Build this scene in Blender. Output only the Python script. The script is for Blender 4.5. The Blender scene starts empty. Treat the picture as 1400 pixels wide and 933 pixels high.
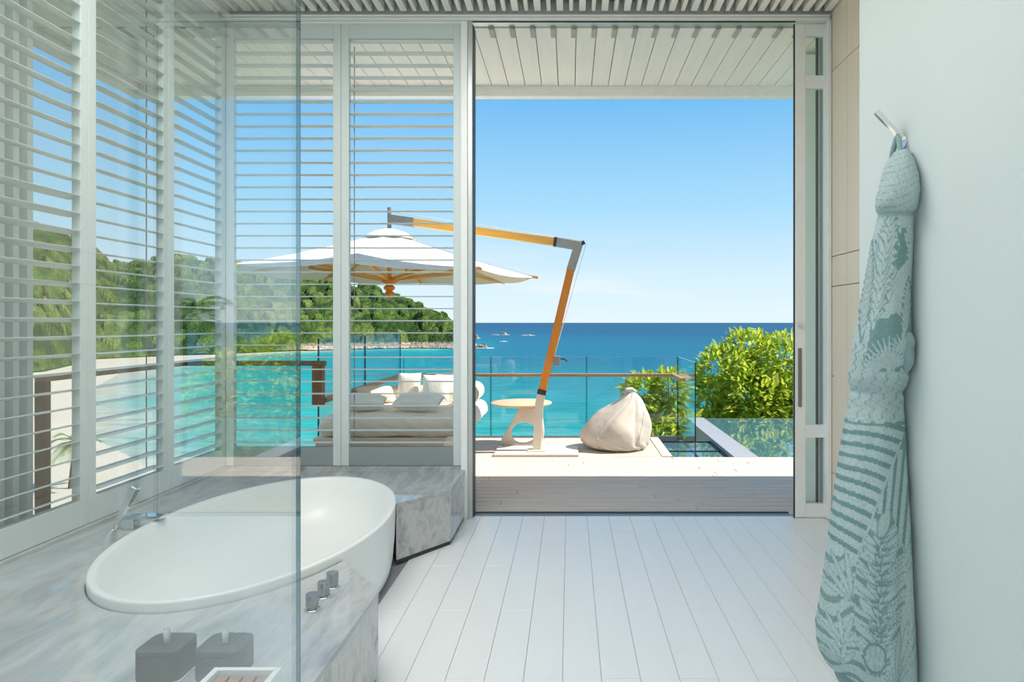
import bpy, bmesh, math, random
import numpy as np
from mathutils import Vector, Matrix
random.seed(7); rng = np.random.default_rng(7)
S = bpy.context.scene
COL = S.collection
PI = math.pi

# ------------------------------------------------------------------ camera
FPX = 933.0                      # focal length in pixels of the 1400 px wide frame
EYE = 1.37
cam = bpy.data.cameras.new('camera'); cam.sensor_width = 36; cam.lens = 36 * FPX / 1400
cam.shift_x = -79 / 1400; cam.shift_y = -25.5 / 1400
cam.clip_start = 0.05; cam.clip_end = 200000
camo = bpy.data.objects.new('camera', cam); COL.objects.link(camo)
camo.location = (0, 0, EYE); camo.rotation_euler = (PI / 2, 0, 0)
S.camera = camo
# ------------------------------------------------------------------ sky
W = bpy.data.worlds.new('sky'); S.world = W; W.use_nodes = True
nt = W.node_tree; N = nt.nodes; L = nt.links
bg = N['Background']
tc = N.new('ShaderNodeTexCoord'); sep = N.new('ShaderNodeSeparateXYZ'); L.new(tc.outputs['Generated'], sep.inputs[0])
ramp = N.new('ShaderNodeValToRGB'); L.new(sep.outputs['Z'], ramp.inputs[0])
cr = ramp.color_ramp
def ramp_set(cr, stops):
    while len(cr.elements) < len(stops): cr.elements.new(0.5)
    for e, (p, c) in zip(cr.elements, stops): e.position = p; e.color = (*c, 1)
ramp_set(cr, [(0.0, (.76, .90, .98)), (.06, (.66, .85, .97)), (.16, (.40, .71, .95)), (.31, (.175, .50, .87)), (.65, (.115, .36, .76)), (1.0, (.09, .29, .68))])
nz = N.new('ShaderNodeTexNoise'); nz.inputs['Scale'].default_value = 3.2; nz.inputs['Detail'].default_value = 7
mp = N.new('ShaderNodeMapping'); mp.inputs['Scale'].default_value = (1, 1, 9); L.new(tc.outputs['Generated'], mp.inputs[0]); L.new(mp.outputs[0], nz.inputs[0])
cl = N.new('ShaderNodeMapRange'); cl.inputs[1].default_value = .5; cl.inputs[2].default_value = .72; L.new(nz.outputs[0], cl.inputs[0])
lo = N.new('ShaderNodeMapRange'); lo.inputs[1].default_value = .015; lo.inputs[2].default_value = .14; lo.inputs[3].default_value = .55; lo.inputs[4].default_value = 0; L.new(sep.outputs['Z'], lo.inputs[0])
mu = N.new('ShaderNodeMath'); mu.operation = 'MULTIPLY'; L.new(cl.outputs[0], mu.inputs[0]); L.new(lo.outputs[0], mu.inputs[1])
mx = N.new('ShaderNodeMixRGB'); mx.inputs[2].default_value = (.93, .95, .97, 1); L.new(mu.outputs[0], mx.inputs[0]); L.new(ramp.outputs[0], mx.inputs[1])
L.new(mx.outputs[0], bg.inputs[0]); bg.inputs[1].default_value = .80
# ------------------------------------------------------------------ sun and added fill lights
sd = bpy.data.lights.new('sun', 'SUN'); sd.energy = 6.6; sd.angle = math.radians(.55); sd.color = (1, .93, .82)
so = bpy.data.objects.new('sun', sd); COL.objects.link(so)
so.rotation_euler = Vector((.66, .012, .75)).to_track_quat('Z', 'Y').to_euler()
def area(name, loc, rot, sx, sy, power, col):
    d = bpy.data.lights.new(name, 'AREA'); d.shape = 'RECTANGLE'; d.size = sx; d.size_y = sy; d.energy = power; d.color = col
    o = bpy.data.objects.new(name, d); COL.objects.link(o); o.location = loc; o.rotation_euler = rot
area('fill_light_behind_camera', (-.6, -1.9, 1.9), (PI / 2, 0, 0), 3.4, 2.6, 8, (.93, .97, 1))  # added soft fill towards the shutters; the rear wall has no window
area('fill_light_overhead', (-1.15, 2.35, 3.46), (0, 0, 0), 1.9, 2.2, 58, (1, .98, .95))  # added fill from above for floor and bath, no fixture modelled
area('fill_light_upward', (.1, -.9, 1.7), (PI, 0, 0), 1.6, 1.0, 46, (1, .97, .92))  # added fill aimed up, brightens the ceiling slats and bounces down
S.view_settings.view_transform = 'Standard'; S.view_settings.look = 'None'
S.view_settings.exposure = 0.4; S.view_settings.gamma = 1; S.view_settings.use_curve_mapping = False
S.cycles.max_bounces = 10; S.cycles.diffuse_bounces = 5; S.cycles.glossy_bounces = 5; S.cycles.transparent_max_bounces = 40
S.cycles.sample_clamp_indirect = 6; S.cycles.caustics_reflective = False; S.cycles.caustics_refractive = False

# ------------------------------------------------------------------ materials
def lin(r, g, b):
    f = lambda c: (c / 255 / 12.92) if c / 255 <= .04045 else ((c / 255 + .055) / 1.055) ** 2.4
    return (f(r), f(g), f(b))
M = {}
def mat(name, col, rough=.5, spec=.5, metal=0, var=0, scale=8, bump=0, bscale=60, stretch=(1, 1, 1), coat=0, trans=0, col2=None, detail=4, sheen=0):
    m = bpy.data.materials.new(name); m.use_nodes = True; n = m.node_tree.nodes; l = m.node_tree.links; p = n['Principled BSDF']
    p.inputs['Base Color'].default_value = (*col, 1); p.inputs['Roughness'].default_value = rough
    p.inputs['Specular IOR Level'].default_value = spec; p.inputs['Metallic'].default_value = metal
    p.inputs['Coat Weight'].default_value = coat; p.inputs['Coat Roughness'].default_value = .06
    if sheen: p.inputs['Sheen Weight'].default_value = sheen
    t = n.new('ShaderNodeTexCoord'); mpg = n.new('ShaderNodeMapping'); mpg.inputs['Scale'].default_value = stretch
    l.new(t.outputs['Object'], mpg.inputs[0])
    if var or col2:
        oi = n.new('ShaderNodeObjectInfo'); ad = n.new('ShaderNodeVectorMath'); ad.operation = 'ADD'
        sc = n.new('ShaderNodeVectorMath'); sc.operation = 'SCALE'; sc.inputs['Scale'].default_value = 37
        cb = n.new('ShaderNodeCombineXYZ'); l.new(oi.outputs['Random'], cb.inputs[0]); l.new(oi.outputs['Random'], cb.inputs[1]); l.new(cb.outputs[0], sc.inputs[0])
        l.new(mpg.outputs[0], ad.inputs[0]); l.new(sc.outputs[0], ad.inputs[1])
        z = n.new('ShaderNodeTexNoise'); z.inputs['Scale'].default_value = scale; z.inputs['Detail'].default_value = detail; z.inputs['Roughness'].default_value = .6
        l.new(ad.outputs[0], z.inputs[0])
        r = n.new('ShaderNodeValToRGB'); l.new(z.outputs[0], r.inputs[0])
        c2 = col2 or tuple(c * (1 - var) for c in col)
        r.color_ramp.elements[0].position = .32; r.color_ramp.elements[0].color = (*c2, 1)
        r.color_ramp.elements[1].position = .68; r.color_ramp.elements[1].color = (*col, 1)
        l.new(r.outputs[0], p.inputs['Base Color'])
    if bump:
        z2 = n.new('ShaderNodeTexNoise'); z2.inputs['Scale'].default_value = bscale; z2.inputs['Detail'].default_value = 3
        l.new(mpg.outputs[0], z2.inputs[0]); b = n.new('ShaderNodeBump'); b.inputs['Strength'].default_value = bump; b.inputs['Distance'].default_value = .01
        l.new(z2.outputs[0], b.inputs['Height']); l.new(b.outputs[0], p.inputs['Normal'])
    M[name] = m; return m
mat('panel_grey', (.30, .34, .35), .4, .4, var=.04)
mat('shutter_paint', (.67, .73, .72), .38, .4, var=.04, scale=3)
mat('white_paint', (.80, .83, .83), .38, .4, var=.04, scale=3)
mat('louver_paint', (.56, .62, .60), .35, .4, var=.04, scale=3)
mat('aluminium', (.62, .65, .64), .32, .5, metal=.55, var=.05)
mat('white_aluminium', (.92, .93, .91), .3, .5, var=.04)
mat('gasket', (.03, .035, .035), .5)
mat('wall_white', (.655, .72, .71), .6, .2, var=.03, scale=1.5, bump=.05, bscale=150)
mat('wall_beige', (.84, .74, .60), .5, .3, var=.05, scale=5, stretch=(1, 1, .1))
mat('ceiling_slat', (.93, .90, .84), .6, .2, var=.05, scale=5, stretch=(6, .6, 6))
mat('ceiling_board', (.74, .72, .67), .7, .2, var=.05)
mat('canopy_board', (.97, .94, .885), .6, .2, var=.06, scale=3, stretch=(6, .5, 6))
mat('canopy_grey', (.50, .50, .47), .7, .2, var=.05)
mat('grout', (.34, .35, .35), .8, .2, var=.1)
mat('floor_plank', (.82, .835, .84), .28, .45, col2=(.795, .81, .815), scale=1.6, stretch=(6, 1.0, 4), detail=6, bump=.012, bscale=20)
mat('deck_wood', (.645, .555, .485), .6, .25, col2=(.54, .46, .395), scale=3, stretch=(.8, 14, 6), detail=5, bump=.1, bscale=20)
mat('deck_under', (.05, .045, .045), .9)
mat('tub_white', (.87, .885, .87), .28, .45, var=.02, scale=2)
mat('chrome', (.80, .82, .83), .07, .5, metal=1, var=.04, scale=4)
mat('brushed', (.82, .83, .84), .28, .5, metal=.9, var=.04)
mat('knob_metal', (.46, .48, .49), .3, .5, metal=.85, var=.05)
mat('steel_grey', (.30, .29, .28), .4, .5, metal=.6, var=.1)
mat('dark_stone', (.075, .09, .095), .5, .3, col2=(.035, .045, .05), scale=9, detail=8)
mat('wood_teak', (.78, .27, .03), .4, .4, col2=(.64, .20, .02), scale=5, stretch=(3, 3, .5), detail=5)
mat('wood_teak_light', (.90, .48, .09), .42, .4, col2=(.78, .38, .06), scale=5, stretch=(.6, 4, 4), detail=5)
mat('wood_orange', (.80, .42, .10), .42, .4, col2=(.66, .32, .07), scale=5, stretch=(1, 1, 1))
mat('wood_rail', (.46, .27, .14), .5, .3, col2=(.34, .19, .095), scale=6, stretch=(.6, 4, 4), detail=5)
mat('wood_brown', (.30, .155, .08), .5, .3, col2=(.21, .10, .05), scale=6, stretch=(4, 4, .6), detail=5)
mat('wood_pale', (.66, .48, .32), .5, .3, col2=(.58, .41, .26), scale=5, stretch=(.6, 4, 4), detail=5)
mat('wood_platform', (.95, .76, .60), .5, .3, col2=(.88, .68, .52), scale=5, stretch=(.6, 4, 4))  # wood tone lightened to make up for the overhang's shade on the daybed
mat('wood_tray', (.36, .22, .17), .5, .3, col2=(.28, .165, .125), scale=8, stretch=(6, .8, 6))
mat('fabric_cream', (.76, .64, .50), .85, .15, var=.04, scale=20, bump=.25, bscale=55, sheen=.2)
mat('fabric_mattress', (.94, .83, .68), .85, .15, var=.04, scale=20, bump=.25, bscale=40, sheen=.2)  # lighter copy of the cream fabric, offsets the overhang's shade
mat('fabric_white', (.90, .88, .84), .85, .15, var=.03, scale=20, bump=.2, bscale=50, sheen=.2)
mat('fabric_stripe', (.86, .82, .76), .85, .15, col2=(.70, .65, .58), scale=14, stretch=(8, .2, .2), bump=.2, bscale=50)
mat('fabric_bag', (.56, .50, .44), .8, .2, var=.05, scale=10, bump=.5, bscale=14)
mat('fabric_canvas', (.86, .83, .77), .8, .2, var=.04, scale=10, bump=.3, bscale=30)
mat('mast_white', (.66, .60, .52), .4, .4, var=.04)
mat('rope', (.75, .75, .75), .6, var=.1)
mat('tree_bark', (.13, .10, .07), .9, .2, var=.4, scale=12, bump=.5)
mat('rock', (.44, .36, .30), .9, .2, col2=(.17, .15, .14), scale=.25, detail=8, bump=.5, bscale=.6)
mat('sand', (.50, .45, .37), .95, .1, var=.08, scale=.05, detail=6)
mat('soil', (.20, .24, .10), .95, .1, var=.4, scale=.3)
mat('pool_stone', (.34, .35, .395), .35, .45, var=.08, scale=4)
mat('pool_tile', (.25, .38, .42), .4, .4, var=.2, scale=4)
mat('screen_back', (.55, .70, .70), .25, .5, var=.05)
mat('towel_cord', (.30, .42, .43), .9, .1, var=.1, bump=.4, bscale=200)

def stone(name, a, b, c, scale, stretch, rough=.12, rot=0, dist=1.1):
    m = bpy.data.materials.new(name); m.use_nodes = True; n = m.node_tree.nodes; l = m.node_tree.links; p = n['Principled BSDF']
    t = n.new('ShaderNodeTexCoord'); g = n.new('ShaderNodeMapping'); g.inputs['Scale'].default_value = stretch; g.inputs['Rotation'].default_value = (0, 0, rot)
    l.new(t.outputs['Object'], g.inputs[0])
    z = n.new('ShaderNodeTexNoise'); z.inputs['Scale'].default_value = scale; z.inputs['Detail'].default_value = 9; z.inputs['Roughness'].default_value = .62; z.inputs['Distortion'].default_value = dist
    l.new(g.outputs[0], z.inputs[0]); r = n.new('ShaderNodeValToRGB'); l.new(z.outputs[0], r.inputs[0])
    ramp_set(r.color_ramp, [(.28, c), (.42, b), (.52, a), (.60, b), (.75, a)])
    l.new(r.outputs[0], p.inputs['Base Color']); p.inputs['Roughness'].default_value = rough; p.inputs['Specular IOR Level'].default_value = .5
    M[name] = m
stone('marble', (.50, .52, .53), (.37, .395, .41), (.21, .235, .25), 1.6, (3.2, .9, 3), .06, .3, .45)
stone('marble_side', (.56, .56, .55), (.44, .445, .44), (.25, .26, .26), 11.0, (1, 1, .7), .18, 0, .35)

def glass(name, tint, f0=.045, gain=.95, glossy=(1, 1, 1), opac=0):
    m = bpy.data.materials.new(name); m.use_nodes = True; n = m.node_tree.nodes; l = m.node_tree.links
    for x in list(n): n.remove(x)
    o = n.new('ShaderNodeOutputMaterial'); lw = n.new('ShaderNodeLayerWeight'); lw.inputs[0].default_value = .5
    pw = n.new('ShaderNodeMath'); pw.operation = 'POWER'; pw.inputs[1].default_value = 5; l.new(lw.outputs['Facing'], pw.inputs[0])
    ma = n.new('ShaderNodeMath'); ma.operation = 'MULTIPLY_ADD'; ma.inputs[1].default_value = gain; ma.inputs[2].default_value = f0; ma.use_clamp = True; l.new(pw.outputs[0], ma.inputs[0])
    tr = n.new('ShaderNodeBsdfTransparent'); tr.inputs[0].default_value = (*tint, 1)
    gl = n.new('ShaderNodeBsdfGlossy'); gl.inputs['Roughness'].default_value = 0.0; gl.inputs['Color'].default_value = (*glossy, 1)
    mi = n.new('ShaderNodeMixShader'); l.new(ma.outputs[0], mi.inputs[0]); l.new(tr.outputs[0], mi.inputs[1]); l.new(gl.outputs[0], mi.inputs[2])
    l.new(mi.outputs[0], o.inputs[0]); M[name] = m
glass('screen_glass', (.945, .975, .97), .10, 1.15)
glass('rail_glass', (.95, .985, .985), .03, .9)
glass('pane_glass', (.93, .97, .96), .035, .9)
glass('edge_glass', (.30, .46, .50), .10, .8)
glass('rail_edge', (.16, .26, .28), .05, .6)

# pool water and glass roof lights
def water(name, col, rough, bump, bs, spec=.5):
    m = bpy.data.materials.new(name); m.use_nodes = True; n = m.node_tree.nodes; l = m.node_tree.links; p = n['Principled BSDF']
    p.inputs['Base Color'].default_value = (*col, 1); p.inputs['Roughness'].default_value = rough; p.inputs['Specular IOR Level'].default_value = spec
    p.inputs['IOR'].default_value = 1.75
    t = n.new('ShaderNodeTexCoord'); z = n.new('ShaderNodeTexNoise'); z.inputs['Scale'].default_value = bs; l.new(t.outputs['Object'], z.inputs[0])
    b = n.new('ShaderNodeBump'); b.inputs['Strength'].default_value = bump; b.inputs['Distance'].default_value = .02; l.new(z.outputs[0], b.inputs['Height']); l.new(b.outputs[0], p.inputs['Normal'])
    M[name] = m
water('pool_water', (.06, .15, .18), .015, .05, 2.0, 1.0)
water('skylight_glass', (.05, .12, .17), .03, .0, 2, .9)

def attr_mat(name, rough, spec, attr='col', bump=0, bscale=1.0, bdist=.05, stretch=(1, 1, 1), mottle=0, mscale=1, hsv=None, translucent=0):
    m = bpy.data.materials.new(name); m.use_nodes = True; n = m.node_tree.nodes; l = m.node_tree.links; p = n['Principled BSDF']
    a = n.new('ShaderNodeAttribute'); a.attribute_name = attr; out = a.outputs['Color']
    t = n.new('ShaderNodeTexCoord'); g = n.new('ShaderNodeMapping'); g.inputs['Scale'].default_value = stretch; l.new(t.outputs['Object'], g.inputs[0])
    if mottle:
        z = n.new('ShaderNodeTexNoise'); z.inputs['Scale'].default_value = mscale; z.inputs['Detail'].default_value = 8; z.inputs['Roughness'].default_value = .65; l.new(g.outputs[0], z.inputs[0])
        r = n.new('ShaderNodeMapRange'); r.inputs[1].default_value = .3; r.inputs[2].default_value = .7; r.inputs[3].default_value = 1 - mottle; r.inputs[4].default_value = 1 + mottle; l.new(z.outputs[0], r.inputs[0])
        v = n.new('ShaderNodeVectorMath'); v.operation = 'SCALE'; l.new(out, v.inputs[0]); l.new(r.outputs[0], v.inputs['Scale']); out = v.outputs[0]
    l.new(out, p.inputs['Base Color']); p.inputs['Roughness'].default_value = rough; p.inputs['Specular IOR Level'].default_value = spec
    if bump:
        z2 = n.new('ShaderNodeTexNoise'); z2.inputs['Scale'].default_value = bscale; z2.inputs['Detail'].default_value = 5; l.new(g.outputs[0], z2.inputs[0])
        b = n.new('ShaderNodeBump'); b.inputs['Strength'].default_value = bump; b.inputs['Distance'].default_value = bdist; l.new(z2.outputs[0], b.inputs['Height']); l.new(b.outputs[0], p.inputs['Normal'])
    M[name] = m; return m
attr_mat('sea', .5, .10, bump=.6, bscale=.25, bdist=.6, stretch=(.35, 1.5, 1), mottle=.32, mscale=.30)
attr_mat('hill', .9, .1, mottle=.6, mscale=.35, bump=1.0, bscale=.5, bdist=3.0)
attr_mat('terry', .95, .08, bump=1.0, bscale=260, bdist=.010, mottle=.14, mscale=120)
def leaf_mat(name, c1, c2):
    m = bpy.data.materials.new(name); m.use_nodes = True; n = m.node_tree.nodes; l = m.node_tree.links; p = n['Principled BSDF']
    g = n.new('ShaderNodeNewGeometry'); oi = n.new('ShaderNodeObjectInfo'); ad = n.new('ShaderNodeMath'); ad.operation = 'ADD'; fr = n.new('ShaderNodeMath'); fr.operation = 'FRACT'
    l.new(g.outputs['Random Per Island'], ad.inputs[0]); l.new(oi.outputs['Random'], ad.inputs[1]); l.new(ad.outputs[0], fr.inputs[0])
    r = n.new('ShaderNodeValToRGB'); l.new(fr.outputs[0], r.inputs[0]); ramp_set(r.color_ramp, [(0, c1), (1, c2)])
    l.new(r.outputs[0], p.inputs['Base Color']); p.inputs['Roughness'].default_value = .42; p.inputs['Specular IOR Level'].default_value = .4
    tl = n.new('ShaderNodeBsdfTranslucent'); l.new(r.outputs[0], tl.inputs[0]); mi = n.new('ShaderNodeMixShader'); mi.inputs[0].default_value = .5
    l.new(p.outputs[0], mi.inputs[1]); l.new(tl.outputs[0], mi.inputs[2]); l.new(mi.outputs[0], n['Material Output'].inputs[0]); M[name] = m
leaf_mat('leaf', (.24, .40, .03), (.70, .72, .10))
leaf_mat('palm_leaf', (.12, .24, .05), (.24, .36, .09))

# ------------------------------------------------------------------ helpers
class MB:
    def __init__(s): s.v = []; s.f = []
    def add(s, v, f):
        o = len(s.v); s.v += [tuple(map(float, p)) for p in v]; s.f += [tuple(i + o for i in q) for q in f]; return s
    def box(s, x0, x1, y0, y1, z0, z1):
        return s.add([(x0, y0, z0), (x1, y0, z0), (x1, y1, z0), (x0, y1, z0), (x0, y0, z1), (x1, y0, z1), (x1, y1, z1), (x0, y1, z1)],
                     [(0, 3, 2, 1), (4, 5, 6, 7), (0, 1, 5, 4), (1, 2, 6, 5), (2, 3, 7, 6), (3, 0, 4, 7)])
    def tube(s, pts, rad, n=12, cap=True, sq=False):
        pts = [Vector(p) for p in pts]; rad = rad if isinstance(rad, (list, tuple)) else [rad] * len(pts)
        rings = []; up = None
        for i, p in enumerate(pts):
            d = (pts[min(i + 1, len(pts) - 1)] - pts[max(i - 1, 0)]).normalized()
            if up is None:
                up = Vector((0, 1, 0)) if abs(d.y) < .9 else Vector((0, 0, 1))
            a = d.cross(up).normalized(); b = a.cross(d).normalized(); up = b
            ph = PI / 4 if sq else 0; k = 4 if sq else n; rr = rad[i] * (math.sqrt(2) if sq else 1)
            rings.append([p + a * rr * math.cos(ph + 2 * PI * j / k) + b * rr * math.sin(ph + 2 * PI * j / k) for j in range(k)])
        k = len(rings[0]); v = [q for r in rings for q in r]; f = []
        for i in range(len(rings) - 1):
            for j in range(k): f.append((i * k + j, i * k + (j + 1) % k, (i + 1) * k + (j + 1) % k, (i + 1) * k + j))
        if cap: f.append(tuple(range(k))[::-1]); f.append(tuple((len(rings) - 1) * k + j for j in range(k)))
        return s.add(v, f)
    def lathe(s, prof, c=(0, 0, 0), n=32):
        v = []; f = []
        for r, z in prof:
            for j in range(n): v.append((c[0] + r * math.cos(2 * PI * j / n), c[1] + r * math.sin(2 * PI * j / n), c[2] + z))
        for i in range(len(prof) - 1):
            for j in range(n): f.append((i * n + j, i * n + (j + 1) % n, (i + 1) * n + (j + 1) % n, (i + 1) * n + j))
        f.append(tuple(range(n))[::-1]); f.append(tuple((len(prof) - 1) * n + j for j in range(n)))
        return s.add(v, f)
    def loft(s, rings, cap=True):
        k = len(rings[0]); v = [p for r in rings for p in r]; f = []
        for i in range(len(rings) - 1):
            for j in range(k): f.append((i * k + j, i * k + (j + 1) % k, (i + 1) * k + (j + 1) % k, (i + 1) * k + j))
        if cap: f.append(tuple(range(k))[::-1]); f.append(tuple((len(rings) - 1) * k + j for j in range(k)))
        return s.add(v, f)
    def mesh(s, name, m, smooth=False):
        me = bpy.data.meshes.new(name); me.from_pydata(s.v, [], s.f); me.update()
        bm = bmesh.new(); bm.from_mesh(me); bmesh.ops.recalc_face_normals(bm, faces=bm.faces); bm.to_mesh(me); bm.free()
        me.materials.append(M[m])
        if smooth:
            for p in me.polygons: p.use_smooth = True
            if smooth != 'full': me.set_sharp_from_angle(angle=math.radians(38))
        return me
    def build(s, name, m, parent=None, smooth=False, bevel=0, loc=None, seg=2):
        o = link(name, s.mesh(name, m, smooth), parent)
        if loc is not None: o.location = loc
        if bevel:
            b = o.modifiers.new('bevel', 'BEVEL'); b.width = bevel; b.segments = seg; b.limit_method = 'ANGLE'; b.angle_limit = math.radians(35)
        return o
def link(name, me, parent=None):
    o = bpy.data.objects.new(name, me); COL.objects.link(o)
    if parent: o.parent = parent
    return o
def B(name, m, x0, x1, y0, y1, z0, z1, parent=None, bevel=0):
    return MB().box(x0, x1, y0, y1, z0, z1).build(name, m, parent, bevel=bevel)
def tag(o, label, cat=None, group=None, kind=None):
    o['label'] = label
    if cat: o['category'] = cat
    if group: o['group'] = group
    if kind: o['kind'] = kind
    return o
def thing(name, label, cat, loc=(0, 0, 0), group=None, kind=None):
    o = bpy.data.objects.new(name, None); COL.objects.link(o); o.location = loc; o.empty_display_size = .1
    return tag(o, label, cat, group, kind)
def struct(o, label, cat=None): return tag(o, label, cat, kind='structure')
_cache = {}
def bevbox(w, d, h, bev, m):
    """shared box mesh (centred) with bevelled edges"""
    k = ('bb', round(w, 4), round(d, 4), round(h, 4), bev, m)
    if k not in _cache:
        me = MB().box(-w / 2, w / 2, -d / 2, d / 2, -h / 2, h / 2).mesh('piece', m)
        if bev:
            bm = bmesh.new(); bm.from_mesh(me); bmesh.ops.bevel(bm, geom=bm.edges[:] if bev > .004 else [e for e in bm.edges if all(v.co.z > 0 for v in e.verts)], offset=bev, segments=1, affect='EDGES'); bm.to_mesh(me); bm.free()
        _cache[k] = me
    return _cache[k]
def piece(name, m, c, w, d, h, parent, bev=0):
    o = link(name, bevbox(w, d, h, bev, m), parent); o.location = c; return o
def rpx(x, Y): return (x - 779) / FPX * Y             # frame column -> X at depth Y (used to take sizes off the photograph)
def zpx(y, Y): return EYE - (y - 441) / FPX * Y

# ================================================================== ROOM SHELL
YW = 4.80           # plane of shutters and door
XL, XR = -2.40, 1.815
PLAT = .345
fl = struct(B('floor', 'grout', -2.5, 1.95, -2.2, 4.86, -.12, -.006), 'pale floor of long white-grey wood-look tiles laid towards the sea', 'floor')
x0 = -.028 - .15 * 6
for k in range(-6, 13):
    xa = -.028 + .15 * k; joints = [4.458 - 1.214 * i for i in range(6)] if k % 2 == 0 else [3.838 - 1.214 * i for i in range(5)]
    ys = [4.686] + [j for j in joints if j > -2.0] + [-2.1]
    for a, b in zip(ys[:-1], ys[1:]):
        if a - b < .05: continue
        piece('floor_tile', 'floor_plank', (xa + .075, (a + b) / 2, -.005), .1483, a - b - .0018, .010, fl, .0012)
    piece('floor_tile', 'floor_plank', (xa + .075, 4.755, -.005), .1483, .132, .010, fl, .0012)
B('threshold', 'steel_grey', -.677, 1.572, 4.823, 4.90, -.03, -.001, fl)

cl = struct(B('ceiling', 'ceiling_board', -2.5, 1.95, -2.2, 4.72, 3.60, 3.64), 'slatted off-white timber ceiling above the bath', 'ceiling')
k = 0; x = -2.40
while x < 1.80:
    w = .044 if k % 2 == 0 else .026
    piece('ceiling_slat', 'ceiling_slat', (x + .022, 1.36, 3.55), w, 6.70, .06, cl)
    x += .077; k += 1
wb = struct(B('wall_back', 'wall_white', -2.5, 1.95, -2.3, -2.2, -.1, 3.66), 'plain white wall at the rear of the bathroom', 'wall')
wr = struct(B('wall_right', 'grout', 1.83, 1.95, -2.2, 4.86, -.1, 3.66), 'beige panelled wall beside the sliding door', 'wall')
ysp = [4.78, 4.468, 3.86, 3.25, 2.64, 2.0]; zsp = [0, .33, 1.618, 1.825, 3.107, 3.60]
for a, b in zip(ysp[:-1], ysp[1:]):
    for c, d in zip(zsp[:-1], zsp[1:]):
        piece('wall_panel', 'wall_beige', (1.825, (a + b) / 2, (c + d) / 2), .020, a - b - .005, d - c - .006, wr)
tag(MB().tube([(1.8149, rpx(1139, 4.7) and 4.70, 1.0), (1.812, 4.70, 1.0)], .006, 12).build('screw_cap', 'steel_grey', wr), 'small grey screw cap')
pw = struct(B('wall_partition', 'wall_white', 1.126, 1.28, -2.2, 2.652, 0, 3.60), 'smooth white wall with the bathrobe hanging on it', 'wall')

# header beam and track over shutters and door
hd = thing('trim_1', 'pale metal header with sliding track above shutters and door', 'trim', kind='structure')
B('header', 'aluminium', -2.5, 1.815, 4.735, 4.92, 3.503, 3.62, hd)
B('track', 'white_aluminium', -2.41, 1.805, 4.725, 4.75, 3.488, 3.503, hd)
B('track', 'white_aluminium', -2.41, 1.805, 4.725, 4.75, 3.470, 3.484, hd)
B('gasket', 'gasket', -.677, 1.572, 4.752, 4.758, 3.461, 3.469, hd)
B('upper_board', 'white_aluminium', -2.41, 1.815, 4.76, 4.772, 3.468, 3.503, hd)
hl = thing('trim_2', 'pale metal header above the side shutters', 'trim', kind='structure')
B('header', 'aluminium', -2.50, -2.36, -2.2, 4.74, 3.503, 3.62, hl)
B('track', 'white_aluminium', -2.37, -2.345, -2.2, 4.72, 3.474, 3.503, hl)

# ------------------------------------------------------------------ louvered shutters
def blade_mesh(Lb):
    k = ('blade', round(Lb, 4))
    if k not in _cache:
        d, t = .034, .0042
        sec = [(-d, -.0012), (-d * .6, -t * .85), (0, -t), (d * .6, -t * .85), (d, -.0012), (d, .0012), (d * .6, t * .85), (0, t), (-d * .6, t * .85), (-d, .0012)]
        xs = [-Lb / 2, -Lb / 2 + .006, Lb / 2 - .006, Lb / 2]; sc = [.55, 1, 1, .55]
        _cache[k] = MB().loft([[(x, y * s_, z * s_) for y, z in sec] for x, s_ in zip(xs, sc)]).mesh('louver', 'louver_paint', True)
    return _cache[k]
ZB0, ZB1 = .365, 3.468; RB, RT = .495, 3.355
def shutter(W_, loc, rotz, label, cat='shutter', group=None, tilt=lambda z: 0, rod=None, rail_mat='shutter_paint'):
    """panel in local XZ plane, x from 0..W_, centred in y"""
    t = thing('louvered_shutter', label, cat, loc, group); t.rotation_euler = (0, 0, rotz)
    sw, dp = .057, .022
    for x in (0, W_ - sw): B('stile', 'shutter_paint', x + .001, x + sw - .001, -dp, dp, ZB0, ZB1, t, bevel=.003)
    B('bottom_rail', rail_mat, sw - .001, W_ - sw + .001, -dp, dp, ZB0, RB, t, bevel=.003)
    B('top_rail', 'shutter_paint', sw - .001, W_ - sw + .001, -dp, dp, RT, ZB1, t, bevel=.003)
    n = 34; me = blade_mesh(W_ - 2 * sw - .004)
    for i in range(n):
        z = RB + .0315 + i * (RT - RB - .04) / (n - 1) * 1.0 - .01
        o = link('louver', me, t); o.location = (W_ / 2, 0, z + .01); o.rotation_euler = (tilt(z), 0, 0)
    if rod is not None:
        MB().tube([(rod, .040, RB + .03), (rod, .040, RT - .03)], .0035, 8).build('tilt_rod', 'steel_grey', t)
    return t
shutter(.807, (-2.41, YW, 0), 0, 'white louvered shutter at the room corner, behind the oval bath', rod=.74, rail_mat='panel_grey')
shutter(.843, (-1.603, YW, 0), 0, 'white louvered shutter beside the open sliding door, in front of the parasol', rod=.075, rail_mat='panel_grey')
YS = [4.755, 4.086, 3.403, 2.72, 2.037, 1.354, .671]
names = ['white side shutter next to the room corner, above the far bath end',
         'white side shutter above the hand shower and bath spout',
         'white side shutter before the slatted outdoor screen, lower louvers tilted',
         'white side shutter, third one along from the room corner shutter', 'white side shutter beside the stone bath ledge, fourth from the corner one',
         'white side shutter at the end of the stone ledge']
for i in range(6):
    a, b = YS[i + 1], YS[i]
    tl = (lambda z: math.radians(-15) if z < 2.02 else math.radians(2)) if i >= 2 else (lambda z: math.radians(2))
    # local +y points outwards (-X): rotate +90 deg
    shutter(b - a, (XL - .022, a, 0), PI / 2, names[i], tilt=lambda z, q=tl: -q(z) if False else q(z), rod=(.565 if i == 1 else None))
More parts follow.
